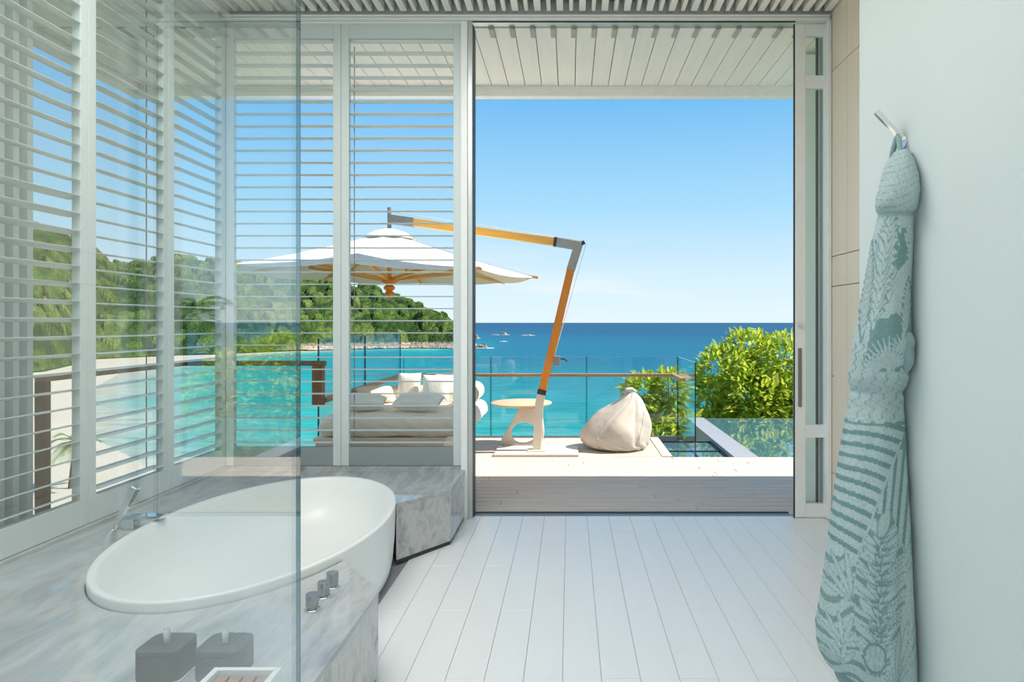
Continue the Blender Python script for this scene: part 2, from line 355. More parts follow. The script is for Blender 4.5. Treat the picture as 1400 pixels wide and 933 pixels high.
# stone kerb under shutters + corner post
st = thing('trim_3', 'grey marble kerb under the shutters', 'trim', kind='structure')
B('kerb', 'marble', -2.44, -.70, 4.772, 4.86, .0, .363, st)
B('kerb', 'marble', -2.46, -2.376, -2.2, 4.772, .0, .363, st)
cp = struct(B('trim_4', 'white_paint', -2.46, -2.413, 4.762, 4.86, .363, 3.503), 'white corner post between the shutters', 'post')
# ------------------------------------------------------------------ door jamb and stacked leaf
dj = thing('door_1', 'white sliding door frame open to the deck', 'door', kind='structure')
B('jamb', 'white_aluminium', -.757, -.712, 4.74, 4.90, 0, 3.468, dj, bevel=.003)
B('jamb', 'aluminium', -.712, -.680, 4.755, 4.90, 0, 3.468, dj, bevel=.002)
B('gasket', 'gasket', -.680, -.676, 4.79, 4.90, 0, 3.46, dj)
B('gasket', 'gasket', 1.568, 1.576, 4.776, 4.79, 0, 3.46, dj)
B('sill', 'gasket', -.68, 1.572, 4.90, 4.93, -.06, .004, dj)
lf = thing('sliding_door', 'white framed sliding glass door pushed open beside the beige wall', 'door')
B('stile', 'white_aluminium', 1.576, 1.652, 4.775, 4.82, .004, 3.458, lf, bevel=.004)
B('stile', 'white_aluminium', 1.784, 1.812, 4.72, 4.82, .004, 3.466, lf, bevel=.004)
for a, b in ((3.38, 3.458), (3.01, 3.10), (.563, .651), (.004, .098)): B('rail', 'white_aluminium', 1.652, 1.784, 4.779, 4.816, a, b, lf)
for a, b in ((3.10, 3.38), (.651, 3.01), (.098, .563)): B('pane', 'pane_glass', 1.652, 1.784, 4.795, 4.801, a, b, lf)
tag(B('handle', 'steel_grey', 1.597, 1.622, 4.768, 4.776, .78, 1.19, lf, bevel=.002), 'recessed grey pull handle')
tag(MB().tube([(1.612, 4.776, 1.345), (1.612, 4.755, 1.345)], [.014, .012], 16).build('lock', 'chrome', lf, True), 'round chrome lock')
l2 = thing('sliding_door', 'second glass door leaf stacked behind the white framed one', 'door')
B('stile', 'aluminium', 1.765, 1.80, 4.845, 4.885, .004, 3.45, l2, bevel=.003)
B('stile', 'gasket', 1.757, 1.765, 4.85, 4.88, .004, 3.45, l2)
B('pane', 'pane_glass', 1.80, 2.6, 4.862, 4.868, .05, 3.40, l2)
oc = struct(B('wall_outside', 'white_aluminium', 1.80, 2.75, 5.32, 5.5, -.03, 3.46), 'white outside pillar beyond the open door', 'wall')

# ------------------------------------------------------------------ roof and canopy over the deck
rf = struct(B('roof', 'wall_white', -3.87, 7.5, -2.3, 6.13, 3.645, 3.9), 'flat white roof with deep boarded overhang', 'roof')
k = 0; x = -.55 - .149 * 22
while x < 7.3:
    if x > -3.84: piece('canopy_board', 'canopy_board', (x + .0745, 5.53, 3.515), .1425, 1.20, .04, rf, .004)
    if -3.3 < x < 3: piece('vent_slot', 'canopy_grey', (x - .018, 4.995, 3.490), .037, .15, .012, rf)
    x += .149; k += 1
B('backing', 'canopy_board', -3.87, 7.5, 4.92, 6.13, 3.545, 3.645, rf)
B('fascia', 'canopy_board', -3.87, 7.5, 6.13, 6.22, 3.405, 3.92, rf)
B('fascia', 'canopy_board', -3.95, -3.87, -2.3, 6.22, 3.405, 3.92, rf)
B('soffit', 'canopy_board', -3.87, -2.46, -2.3, 4.92, 3.50, 3.645, rf)

# ================================================================== BATH
TC = (-1.4935, 3.3855); TA, TB = .580, .988; ZR = .385
def ell(a, b, n=96, z=0): return [(TC[0] + a * math.cos(2 * PI * j / n), TC[1] + b * math.sin(2 * PI * j / n), z) for j in range(n)]
rings = []
for z, s in ((.004, -.060), (.03, -.030), (.08, -.018), (.20, -.008), (.34, -.003), (.375, 0), (.383, -.002), (ZR, -.007), (ZR + .0005, -.014), (ZR - .002, -.030), (.375, -.037), (.33, -.046), (.25, -.062), (.17, -.095), (.115, -.15), (.085, -.22), (.075, -.30), (.070, -.42), (.068, -.55)):
    rings.append(ell(TA + s, TB + s * (1 if s > -.1 else 1.15), 96, z))
tub = thing('bathtub', 'large white oval bathtub set into the grey marble platform', 'bathtub', (TC[0], TC[1], 0))
bo = MB().loft(rings).build('basin', 'tub_white', tub, 'full'); bo.location = (-TC[0], -TC[1], 0)
dr = MB().lathe([(.0, 0), (.034, 0), (.034, .004), (.028, .006), (0, .006)], (0, -.15, .070), 28).build('drain', 'chrome', tub, True)
# platform polygon with the bath cut-out
ctr, th = TC, []
def on_ell(p, q):
    p, q = np.array(p), np.array(q)
    for t in np.linspace(0, 3, 3000):
        r = p + (q - p) * t
        if ((r[0] - TC[0]) / (TA + .003)) ** 2 + ((r[1] - TC[1]) / (TB + .003)) ** 2 <= 1: return r
A_ = on_ell((-.729, 2.606), (-.968, 2.93)); B_ = on_ell((-.729, 4.20), (-.976, 3.86))
a0 = math.atan2((A_[1] - TC[1]) / TB, (A_[0] - TC[0]) / TA); a1 = math.atan2((B_[1] - TC[1]) / TB, (B_[0] - TC[0]) / TA)
arc = [(TC[0] + (TA + .003) * math.cos(a), TC[1] + (TB + .003) * math.sin(a)) for a in np.linspace(a0, a1 - 2 * PI, 90)]
def plat(inset, z0, z1, name, m, parent, bevel=0):
    i = inset
    poly = [(-.729 - i, .30), (-.729 - i, 2.606 - i * .6)] + arc + [(-.729 - i, 4.20 + i * .6), (-.729 - i, 4.770), (-2.376, 4.770), (-2.376, .30)]
    n = len(poly); b = MB(); b.add([(*p, z0) for p in poly] + [(*p, z1) for p in poly], [tuple(range(n))[::-1], tuple(n + j for j in range(n))] + [(j, (j + 1) % n, n + (j + 1) % n, n + j) for j in range(n)])
    me = b.mesh(name, m); bm = bmesh.new(); bm.from_mesh(me); bmesh.ops.triangulate(bm, faces=[f for f in bm.faces if len(f.verts) > 4]); bm.to_mesh(me); bm.free()
    return link(name, me, parent)
pf = thing('bath_platform', 'grey veined marble platform around the oval bath', 'platform', (0, 0, 0), kind=None)
plat(.012, 0, .026, 'plinth', 'gasket', pf)
plat(.002, .026, .324, 'apron', 'marble_side', pf)
plat(0, .325, PLAT, 'top_slab', 'marble', pf)
# taps
def knob(Y, label, X=-.918):
    t = thing('tap_knob', label, 'tap', (X, Y, PLAT))
    MB().lathe([(.0, .0), (.027, .0), (.027, .004), (.024, .006)], n=32).build('collar', 'chrome', t, True)
    MB().lathe([(.018, .006), (.018, .012), (.0215, .014), (.0225, .016), (.0225, .056), (.0215, .0585), (.0, .0585)], n=32).build('handle', 'knob_metal', t, True)
knob(2.433, 'chrome tap knob on the marble, middle of the three and set apart from the angled corner'.replace('middle of the three and set apart from the angled corner', 'farthest from the floor corner of the platform'))
knob(2.545, 'middle chrome tap knob of the three on the marble')
knob(2.640, 'chrome tap knob nearest the bath rim corner')
hs = thing('hand_shower', 'chrome hand shower in a tapered holder beside the bath', 'shower', (-2.165, 3.19, PLAT))
MB().loft([[(r * math.cos(a) * 1.0 + dx, r * math.sin(a), z) for a in np.linspace(0, 2 * PI, 20, endpoint=False)] for r, dx, z in ((.034, 0, 0), (.032, .004, .006), (.024, .022, .045), (.021, .030, .058), (.019, .031, .060))]).build('holder', 'brushed', hs, True)
ax_d = Vector((.46, 0, .888)).normalized(); ax_n = Vector((.888, 0, -.46)).normalized(); o0 = Vector((.031, 0, .052))
def hrect(t, wy, wn, sh=0): 
    c = o0 + ax_d * t + ax_n * sh
    return [tuple(c + Vector((0, sy * wy, 0)) + ax_n * sn * wn) for sy, sn in ((-1, -1), (1, -1), (1, 1), (-1, 1))]
MB().loft([hrect(0, .009, .009), hrect(.05, .0105, .010), hrect(.12, .014, .0125), hrect(.20, .019, .0145), hrect(.228, .020, .0145), hrect(.232, .018, .0125)]).build('handset', 'brushed', hs, bevel=.002)
MB().loft([hrect(.135, .010, .0012, .0145), hrect(.218, .013, .0012, .0162)]).build('spray_face', 'steel_grey', hs)
MB().lathe([(0, -.012), (.008, -.009), (.012, 0), (.008, .009), (0, .012)], (.050, -.008, .070), 16).build('ball_joint', 'chrome', hs, True)
sp = thing('bath_spout', 'flat chrome waterfall spout reaching over the bath rim', 'tap', (-2.19, 3.40, PLAT))
B('base', 'chrome', -.025, .035, -.03, .03, 0, .052, sp, bevel=.003)
B('blade', 'chrome', -.055, .17, -.033, .033, .052, .066, sp, bevel=.002)
# canisters, tray
def rbox(w, d, z0, z1, r, inset=0, n=6):
    pts = []
    for cx, cy, a in ((1, 1, 0), (-1, 1, PI / 2), (-1, -1, PI), (1, -1, 1.5 * PI)):
        for i in range(n + 1):
            q = a + PI / 2 * i / n; pts.append((cx * (w / 2 - r) + r * math.cos(q), cy * (d / 2 - r) + r * math.sin(q)))
    sx = (w - 2 * inset) / w; sy = (d - 2 * inset) / d
    return [[(x * s1, y * s2, z) for x, y in pts] for z, s1, s2 in ((z0, sx * .985, sy * .985), (z0 + .002, sx, sy), (z1 - .003, sx, sy), (z1, sx * .965, sy * .965))]
def canister(X, Y, label):
    t = thing('canister', label, 'canister', (X, Y, PLAT))
    MB().loft(rbox(.132, .132, 0, .006, .03)).build('base', 'white_paint', t, True)
    MB().loft(rbox(.128, .128, .006, .074, .028)).build('body', 'dark_stone', t, True)
    lid = MB().loft(rbox(.128, .128, .0755, .092, .028)).build('lid', 'dark_stone', t, True)
    MB().lathe([(.0, .092), (.0095, .092), (.0095, .130), (.0085, .1315), (0, .1315)], n=20).build('knob', 'brushed', lid, True)
canister(-1.175, 1.99, 'dark stone canister with chrome knob, farther from the soap tray')
canister(-1.005, 1.99, 'dark stone canister with chrome knob standing behind the white soap tray')
tr = thing('soap_tray', 'white tray with brown wooden slats beside the stone canisters', 'tray', (-.887, 1.735, PLAT))
for a in (-1, 1): B('side', 'white_paint', a * .085 - .0085, a * .085 + .0085, -.15, .15, 0, .073, tr, bevel=.002)
for a in (-1, 1): B('end', 'white_paint', -.0765, .0765, a * .1415 - .0085, a * .1415 + .0085, 0, .073, tr, bevel=.002)
B('bottom', 'white_paint', -.0765, .0765, -.133, .133, 0.0, .01, tr)
for i in range(4): B('slat', 'wood_tray', -.0715 + i * .0372, -.0715 + i * .0372 + .0285, -.13, .13, .045, .058, tr)
# glass screen
gs = thing('shower_screen', 'tall clear frameless glass shower screen beside the bath platform', 'glass screen', (-.66, 1.2, 0))
me = B('pane', 'screen_glass', -.010, 0, -.95, .470, .004, 3.515, gs)
B('edge_strip', 'edge_glass', -.0102, .0002, .470, .473, .004, 3.515, gs)
B('floor_channel', 'steel_grey', -.014, .004, -.95, .473, 0, .012, gs)

# ================================================================== BATHROBE AND HOOK
HY, HZ = 2.294, 1.985
hk = thing('wall_hook', 'slim square chrome hook on the white wall holding the robe', 'hook', (1.126, HY, HZ))
MB().tube([(-.002, 0, 0), (-.028, .004, .026), (-.088, .016, .098)], .0085, sq=True).build('arm', 'chrome', hk, bevel=.001)
MB().tube([(0, 0, -.008), (-.006, 0, -.008)], .02, 20).build('rose', 'chrome', hk, True)
prof = [  # frame row, left edge, right edge of the robe
    (211, 1224, 1243), (217, 1218, 1247), (226, 1212, 1251), (240, 1206, 1255), (255, 1203, 1257.5), (270, 1198, 1258), (282, 1194, 1257), (290, 1194, 1255), (296, 1197, 1253),
    (302, 1198, 1250), (340, 1189, 1249), (400, 1178, 1246), (450, 1168, 1246), (480, 1163, 1246), (516, 1160, 1241), (530, 1160, 1238), (546, 1159, 1236), (560, 1157, 1236),
    (600, 1150, 1238), (650, 1142, 1240), (700, 1135, 1243), (750, 1128, 1245), (800, 1120, 1247), (840, 1113, 1249), (860, 1110, 1250), (885, 1112, 1251), (905, 1116, 1251), (916, 1122, 1251)]
pr = np.array(prof, float)
nu, nv = 300, 420
ang = np.linspace(0, 2 * PI, nu, endpoint=False)
def sect(row, l, r):
    """ellipse beside the wall whose outline spans columns l..r"""
    zz = zpx(row, HY)
    ax, ay, cy = .08, .09, HY
    for _ in range(60):
        cx = 1.122 - ax
        X = cx + ax * np.cos(ang); Y = cy + ay * np.sin(ang)
        pxs = 779 + FPX * X / Y
        ax = max(.02, ax - (l - pxs.min()) * .0012)
        cy = cy + (pxs.max() - r) * .0012
        ay = max(.03, ax * .82)
    return 1.122 - ax, cy, ax, ay
sec = np.array([sect(*p) for p in prof])
rows = np.linspace(211, 916, nv)
cx, cy, ax, ay = (np.interp(rows, pr[:, 0], sec[:, i]) for i in range(4))
kern = np.ones(9) / 9
def sm(a): 
    p = np.pad(a, 4, mode='edge'); return np.convolve(p, kern, 'valid')
cx, cy, ax, ay = map(sm, (cx, cy, ax, ay))
A2, R2 = np.meshgrid(ang, rows)
tt = (R2 - 300) / 616                                      # 0 at the collar, 1 at the hem
body = np.clip((R2 - 296) / 60, 0, 1)
fold = body * (.05 * np.sin(3 * A2 + 1.2 + .9 * tt) + .035 * np.sin(7 * A2 - 2 * tt + .4) * (.4 + .6 * tt) + .02 * np.sin(11 * A2 + 3 * tt)) * (.5 + .7 * np.clip(tt, 0, 1))
fold -= .10 * body * np.exp(-((A2 - 3.95) / .16) ** 2) * np.clip(tt + .1, 0, 1)
coll = np.clip((296 - R2) / 8, 0, 1)
fold += coll * (.012 * np.sin(R2 * .30 + 2.6 * A2) + .035 * np.sin(3 * A2 + R2 * .03) + .02 * np.sin(6 * A2 - R2 * .06))
fold -= .12 * np.exp(-((R2 - 298) / 3.5) ** 2)
fold += .05 * np.exp(-((R2 - 516) / 9) ** 2) - .09 * np.exp(-((R2 - 536) / 5) ** 2)
fold -= .02 * np.exp(-((R2 - 556) / 6) ** 2)
s_ = 1 + fold
X = cx[:, None] + ax[:, None] * np.cos(A2) * s_
Yr = cy[:, None] + ay[:, None] * np.sin(A2) * s_
Z = EYE - (R2 - 441) / FPX * HY
# slanting hem: the far/outer corner ends higher
hem = np.clip((R2 - 800) / 116, 0, 1)
outw = np.clip((1.0 - X) / .2, -.4, 1)
Z += hem ** 2 * (.10 * outw ** 2 * np.sign(outw) + .012 * np.sin(5 * A2))
X = np.minimum(X, 1.1245)
# ---- printed palm / pineapple pattern in (column, row) of the cloth as it hangs
pxc = 779 + FPX * X / Yr; pyc = R2
edgeL = np.interp(pyc, pr[:, 0], pr[:, 1]); edgeR = np.interp(pyc, pr[:, 0], pr[:, 2])
front = ((Yr - cy[:, None]) * (-1) + (X - cx[:, None]) * -.45) > 0
u = pxc.copy(); v = pyc
dark = np.zeros_like(u)
def stroke(fn): global dark; dark = np.maximum(dark, fn)
def frond(x0, y0, x1, y1, wL, wR, freq, curve, duty=.5, rag=0):
    """feather leaf from base (x0,y0) to tip; leaflets sweep from the rib towards the tip"""
    global dark
    dx, dy = x1 - x0, y1 - y0; Ln = math.hypot(dx, dy); ux, uy = dx / Ln, dy / Ln
    a = (u - x0) * ux + (v - y0) * uy; b = (u - x0) * -uy + (v - y0) * ux
    b = b - curve * np.sin(np.clip(a / Ln, 0, 1) * PI)
    q = a / Ln; w = np.where(b > 0, wR, wL) * np.clip(1 - np.abs(2 * q - .9) ** 2.2, 0, 1)
    inside = (q > 0) & (q < 1.02) & (np.abs(b) < w)
    ph = (a - np.abs(b) * .95 + .006 * b * b * 0) * freq + .6 * np.sin(b * .2)
    st_ = (np.mod(ph, 1) > duty).astype(float)
    rib = np.abs(b) < 1.3
    dark = np.where(inside, np.where(rib, 0.05, st_), dark)
    edge = (np.abs(np.abs(b) - w) < .9) & (q > 0) & (q < 1)
    dark = np.where(edge, .8, dark)
# upper body: long ragged feather on pale ground, thin teal outlines
def thin_feather(x0, y0, x1, y1, w, n_):
    global dark
    dx, dy = x1 - x0, y1 - y0; Ln = math.hypot(dx, dy); ux, uy = dx / Ln, dy / Ln
    a = (u - x0) * ux + (v - y0) * uy; b = (u - x0) * -uy + (v - y0) * ux
    q = a / Ln; ph = np.mod(q * n_ - np.abs(b) / w * 3.4 + .25 * np.sin(b * .5) + .2 * np.sin(a * .19), 1)
    wid = w * np.clip(1.05 - np.abs(2 * q - 1) ** 2, 0, 1) * (1 - .5 * ph)
    ins = (np.abs(b) < wid) & (q > 0) & (q < 1)
    dark = np.where(ins, (ph < .22) * .7, dark)
    dark = np.where((np.abs(np.abs(b) - wid) < .8) & (q > 0) & (q < 1), .8, dark)
poly = lambda c0, c1, r0, r1: (u > c0) & (u < c1) & (v > r0) & (v < r1)
wob_ = 4 * np.sin(u * .33 + v * .11) + 2.5 * np.sin(u * .71 - v * .23) + 1.5 * np.sin(v * .9)
gnd = ((v > 318 + wob_) & (v < 352) & (u > 1229 + .25 * (v - 335)) & (u < 1240 + wob_ * .5)) | ((v > 340) & (v < 374 + wob_) & (u > 1214 + np.abs(v - 358) * .5) & (u < 1243 - np.abs(v - 357) * .9))
gnd |= (v > 442 - (u - 1175) * .22 + wob_ * .4) & (v < 504 + wob_) & (u > 1184 + wob_ * .6 + .25 * (500 - v) * .3)
gnd |= (v > 572 + wob_ * .3) & (v < 716 + (1230 - u) * .05)
dark = np.where(gnd, .85, dark)
ripple = 6 * np.sin(v * .21) + 4 * np.sin(v * .47 + 1)
thin_feather(1192, 452, 1222, 288, 21, 13)
thin_feather(1176, 470, 1192, 330, 9, 15)
thin_feather(1236, 470, 1243, 380, 8, 9)
def finger(c0, r0, a0_, a1_, n_, rr, w):
    global dark
    for a_ in np.linspace(math.radians(a0_), math.radians(a1_), n_):
        t_ = (u - c0) * math.cos(a_) + (v - r0) * math.sin(a_); n2 = -(u - c0) * math.sin(a_) + (v - r0) * math.cos(a_)
        dark = np.where((t_ > 0) & (t_ < rr) & (np.abs(n2) < w * (1 - t_ / rr) + .5), .05, dark)
finger(1216, 500, -165, -15, 13, 40, 3.0); finger(1194, 506, -170, -30, 10, 26, 2.6); finger(1236, 478, -170, -60, 7, 24, 2.4)
dark = np.where((v > 470) & (v < 508) & (u < 1186), np.where(np.mod((u * .8 + v * .35 + ripple * .4) / 9, 1) < .16, .7, dark), dark)
# large banana-palm leaf (rows 570-740): pale fingers on teal
ribx = 1226 - (v - 615) * .42
d_ = ribx - u
ph = np.mod((v + d_ * .42 - .0035 * d_ * d_) / 15.5, 1)
left = (d_ > 0) & (v > 578) & (v < 742 - d_ * .15)
dark = np.where(left, np.where(ph < .60, .06, .92), dark)
right = (d_ <= 0) & (v > 610) & (v < 765)
ph2 = np.mod((u - 1226 + (v - 615) * .10 + 40) / 10.5, 1)
dark = np.where(right, np.where(ph2 < .6, .06, .9), dark)
dark = np.where((np.abs(d_) < 1.6) & (v > 600) & (v < 740), .05, dark)
dark = np.where((v > 506) & (v < 574 + wob_ * .3), np.where(np.mod((u + .25 * v + ripple) / 17, 1) < .13, .6, .06), dark)
# pineapple flower (rows 700-890): overlapping pale petals outlined in teal
low = (v > 735 + (1203 - u) * .25 + wob_ * .4) & (u < 1186)
dark = np.where(low, np.where(np.mod((v + (u - 1150) * .38 + 5 * np.sin(u * .12)) / 24, 1) < .36, .8, .06), dark)
pet = (np.abs(u - 1203 + (v - 790) * .06) < 9 + 27 * np.sin(np.clip((v - 690) / 200, 0, 1) * PI) ** .8) & (v > 690) & (v < 888)
best = np.full_like(u, 9.); top_ = np.full_like(u, -1.)
for rr_ in range(11, -1, -1):
    for cc_ in range(-3, 4):
        px_ = 1203 + (cc_ + .5 * (rr_ % 2)) * 17 - (rr_ * 17 - 90) * .06 + 3 * math.sin(5 * rr_ + 3 * cc_); py_ = 702 + rr_ * 17 + 6 * math.sin(cc_ * 2.3 + rr_ * 1.7) + 1.2 * cc_ * cc_
        lean = (px_ - 1203) * .045
        dv = v - py_; du = (u - px_) - lean * (-dv)
        e = np.sqrt((du / 9.0) ** 2 + (dv / 20.5) ** 2)
        hit = e < 1.0
        best = np.where(hit, e + .12 * (np.abs(du) < .8) * (dv > -4), best)
dark = np.where(pet, np.where(best > .88, .85, np.where(best > .80, .35, .05)), dark)
q_ = np.sqrt(((u - 1196) / 15) ** 2 + ((v - 866) / 17) ** 2)
dark = np.where(q_ < 1.12, np.where(q_ > .92, .85, np.where(np.mod(u - 1196 + .08 * (v - 866) * (u - 1196) * .2, 6) < 1, .45, .06)), dark)
# side leaves around the flower
def fan(c0, r0, a0_, a1_, n_, rr, w=3.2):
    global dark
    for a_ in np.linspace(math.radians(a0_), math.radians(a1_), n_):
        t_ = (u - c0) * math.cos(a_) + (v - r0) * math.sin(a_); n2 = -(u - c0) * math.sin(a_) + (v - r0) * math.cos(a_)
        ww = w * np.sin(np.clip(t_ / rr, 0, 1) * PI) ** .6
        ins = (t_ > 0) & (t_ < rr)
        dark = np.where(ins & (np.abs(n2) < ww) & ~pet, .07, np.where(ins & (np.abs(n2) < ww + .9) & ~pet, .8, dark))
fan(1166, 800, -160, -40, 7, 62); fan(1152, 860, -150, -20, 6, 44); fan(1228, 905, -130, -60, 8, 80, 3.6); fan(1236, 770, -110, -60, 4, 40); fan(1150, 895, -170, -60, 6, 36)
dark = np.where(R2 < 300, np.where(np.mod(v * .11 + (u - 1225) * (u - 1225) * .0011 + .02 * (u - 1225), 1) < .10, .55, .04), dark)
dark = np.where((v > 296) & (v < 303), .4, dark)
dark = np.clip(dark, 0, 1)
ca = np.array(lin(204, 223, 225)); cb_ = np.array(lin(122, 163, 163))
colr = ca[None, None, :] * (1 - dark[..., None]) + cb_[None, None, :] * dark[..., None]
rad = (1 - dark) * .0022                                   # pale pile stands proud of the teal ground
X -= rad * np.cos(A2); Yr += rad * np.sin(A2) * .6
rb = thing('bathrobe', 'blue-green terry bathrobe with palm pattern hanging from the wall hook', 'bathrobe', (1.05, HY, 0))
def grid_mesh(name, P, col, m, closed=True, cap=True):
    nr, nc = P.shape[:2]
    idx = np.arange(nr * nc).reshape(nr, nc)
    if closed: q = np.stack([idx[:-1], np.roll(idx, -1, 1)[:-1], np.roll(idx, -1, 1)[1:], idx[1:]], -1).reshape(-1, 4)
    else: q = np.stack([idx[:-1, :-1], idx[:-1, 1:], idx[1:, 1:], idx[1:, :-1]], -1).reshape(-1, 4)
    f = q.tolist()
    if cap and closed: f += [idx[0].tolist(), idx[-1].tolist()]
    me = bpy.data.meshes.new(name); me.from_pydata(P.reshape(-1, 3).tolist(), [], f); me.update()
    bm = bmesh.new(); bm.from_mesh(me); bmesh.ops.recalc_face_normals(bm, faces=bm.faces); bm.to_mesh(me); bm.free()
    if col is not None:
        at = me.color_attributes.new('col', 'FLOAT_COLOR', 'POINT')
        c4 = np.ones((nr * nc, 4)); c4[:, :3] = col.reshape(-1, 3); at.data.foreach_set('color', c4.ravel())
    me.materials.append(M[m]); me.polygons.foreach_set('use_smooth', [True] * len(me.polygons)); return me
o = link('robe', grid_mesh('robe', np.stack([X, Yr, Z], -1), colr, 'terry'), rb); o.location = (-1.05, -HY, 0)
# under-layer hem hanging lower, sash knot, hanger loop
uh = []
for z, s in ((.30, .90), (.22, .95), (.180, .97), (.172, .93), (.175, .80)):
    uh.append([(-.055 + .105 * s * math.cos(a), -.01 + .125 * s * math.sin(a), z + .008 * math.sin(3 * a)) for a in np.linspace(0, 2 * PI, 48, endpoint=False)])
MB().loft(uh).build('under_layer', 'towel_cord', rb, 'full')
MB().tube([(1.1 - 1.05 - .005, .03, 1.90 - .0), (.042, .018, 1.94), (.048, .004, 1.985), (.050, -.006, 1.995), (.050, -.012, 1.985), (.046, -.03, 1.94), (.035, -.04, 1.895)], .009, 10).build('hanging_loop', 'towel_cord', rb, True)
kn = []
for z, r in ((1.345, .006), (1.335, .02), (1.31, .028), (1.285, .024), (1.265, .028), (1.235, .022), (1.215, .012), (1.208, .004)):
    kn.append([(.045 + r * .9 * math.cos(a), -.075 + r * math.sin(a) * (1 + .2 * math.sin(3 * a + z * 90)), z) for a in np.linspace(0, 2 * PI, 24, endpoint=False)])
MB().loft(kn).build('sash_knot', 'towel_cord', rb, 'full')

# ================================================================== DECK
DZ = -.02
XD0 = -2.04
dk = struct(B('deck', 'deck_under', XD0, 3.6, 4.94, 7.06, -.20, -.045), 'pale timber terrace deck outside the door', 'deck')
B('joist', 'deck_under', XD0, 1.0, 7.06, 8.27, -.20, -.045, dk)
y = 4.945; i = 0
while y < 8.25:
    xe = 3.6 if y + .11 < 7.06 else .955
    cuts = [XD0]; x = XD0 + random.uniform(.8, 2.2)
    while x < xe - .6: cuts.append(x); x += random.uniform(1.5, 2.6)
    cuts.append(xe)
    w = min(.103, 8.26 - y)
    for a, b in zip(cuts[:-1], cuts[1:]):
        piece('deck_board', 'deck_wood', ((a + b) / 2, y + w / 2, DZ - .0125), b - a - .002, w, .025, dk, .0045)
    y += .117; i += 1
for xx in (1.005,): B('border_board', 'deck_wood', xx - .045, xx + .06, 7.06, 8.26, -.045, DZ + .002, dk)
tag(B('deck_edge', 'steel_grey', XD0, 1.32, 8.262, 8.30, -.15, DZ + .01, dk), 'grey metal channel holding the glass')
walk = struct(B('side_walkway', 'deck_wood', -3.25, -2.47, -2.2, 5.56, -.15, -.03), 'timber walkway outside the side shutters', 'walkway')
# void with glass floor, pool
vd = thing('glass_floor', 'dark framed glass floor panels let into the deck beside the pool', 'skylight', (1.38, 7.66, -.08))
for i in range(2):
    for j in range(2):
        B('pane', 'skylight_glass', -.31 + i * .315, -.31 + i * .315 + .30, -.57 + j * .58, -.57 + j * .58 + .56, -.02, 0, vd)
for xx in (-.318, -.003, .312): B('frame_bar', 'gasket', xx - .008, xx + .008, -.60, .60, -.03, .012, vd)
for yy in (-.59, 0, .59): B('frame_bar', 'gasket', -.31, .31, yy - .008, yy + .008, -.028, .010, vd)
pl = thing('infinity_pool', 'still infinity pool with grey stone edge at the end of the deck', 'pool', (3.4, 8.5, -.06))
B('coping', 'pool_stone', 1.705 - 3.4, 1.955 - 3.4, -1.43, 1.5, -.5, .035, pl)
B('coping', 'pool_stone', 1.955 - 3.4, 3.0, 1.47, 1.5, -.5, .02, pl)
B('basin', 'pool_tile', 1.955 - 3.4, 3.0, -1.43, 1.47, -.5, -.4, pl)
B('water', 'pool_water', 1.955 - 3.4, 3.0, -1.43, 1.47, -.06, .022, pl)
# glass balustrades
RY = 8.28
def rail_pane(parent, a, b, z0, z1):
    """upright 14 mm pane from a to b in plan with dark polished end edges"""
    a, b = Vector((*a, 0)), Vector((*b, 0)); d = (b - a).normalized(); n = Vector((-d.y, d.x, 0)) * .006
    def slab(p, q): 
        v = [p - n, q - n, q + n, p + n]; v = [(w.x, w.y, z0) for w in v] + [(w.x, w.y, z1) for w in v]
        return MB().add(v, [(0, 3, 2, 1), (4, 5, 6, 7), (0, 1, 5, 4), (1, 2, 6, 5), (2, 3, 7, 6), (3, 0, 4, 7)])
    o = slab(a + d * .010, b - d * .010).build('pane', 'rail_glass', parent)
    for p, q in ((a + d * .004, a + d * .0095), (b - d * .0095, b - d * .004)): slab(p, q).build('pane_edge', 'rail_edge', o)
gr = thing('glass_railing', 'frameless glass railing along the sea edge of the deck with slim teak handrail', 'railing', (0, RY, 0))
def rp(par, a, b, z0, z1):
    ofs = par.location; rail_pane(par, (a[0] - ofs.x, a[1] - ofs.y), (b[0] - ofs.x, b[1] - ofs.y), z0, z1)
xs = [-2.02, -.956, .204, 1.31]
for a, b in zip(xs[:-1], xs[1:]): rp(gr, (a, RY), (b, RY), -.02, .955)
rp(gr, (1.31, RY - .015), (1.30, 7.06), -.08, .955)
B('handrail', 'wood_rail', -2.03, 1.27, -.075, -.022, .715, .752, gr, bevel=.004)
B('handrail', 'wood_rail', 1.225, 1.285, -.72, -.076, .715, .752, gr, bevel=.004)
g2 = thing('glass_railing', 'tall glass railing along the bay side of the deck, beside the daybed', 'railing', (-2.05, 6.9, 0))
for a, b in ((5.56, 6.83), (6.83, 8.26)): rp(g2, (-2.05, a), (-2.05, b), -.05, 1.24)
B('handrail', 'wood_rail', .0, .06, -1.33, 1.30, .715, .752, g2, bevel=.004).location = (.008, 0, 0)
g3 = thing('walkway_railing', 'brown timber handrail with posts beyond the side shutters', 'railing', (-2.6, 5.5, 0))
B('handrail', 'wood_brown', -.54, .63, -.03, .03, 1.02, 1.06, g3, bevel=.004)
B('handrail', 'wood_rail', -.54, -.48, -1.50, -.031, 1.02, 1.06, g3, bevel=.004)
B('post', 'wood_brown', .535, .615, -.04, .04, .70, 1.02, g3, bevel=.004)
B('post', 'wood_brown', -.54, -.485, -1.50, -1.44, -.03, 1.02, g3, bevel=.004)
sc = thing('slatted_screen', 'pale vertical slat screen on the walkway outside the side shutters', 'screen', (-3.14, 3.15, -.03))
for i in range(17): piece('slat', 'white_aluminium', (0, .79 - i * .1, 1.76), .05, .042, 3.45, sc)
B('back_panel', 'screen_back', -.06, -.04, -.85, .80, .02, 3.5, sc)

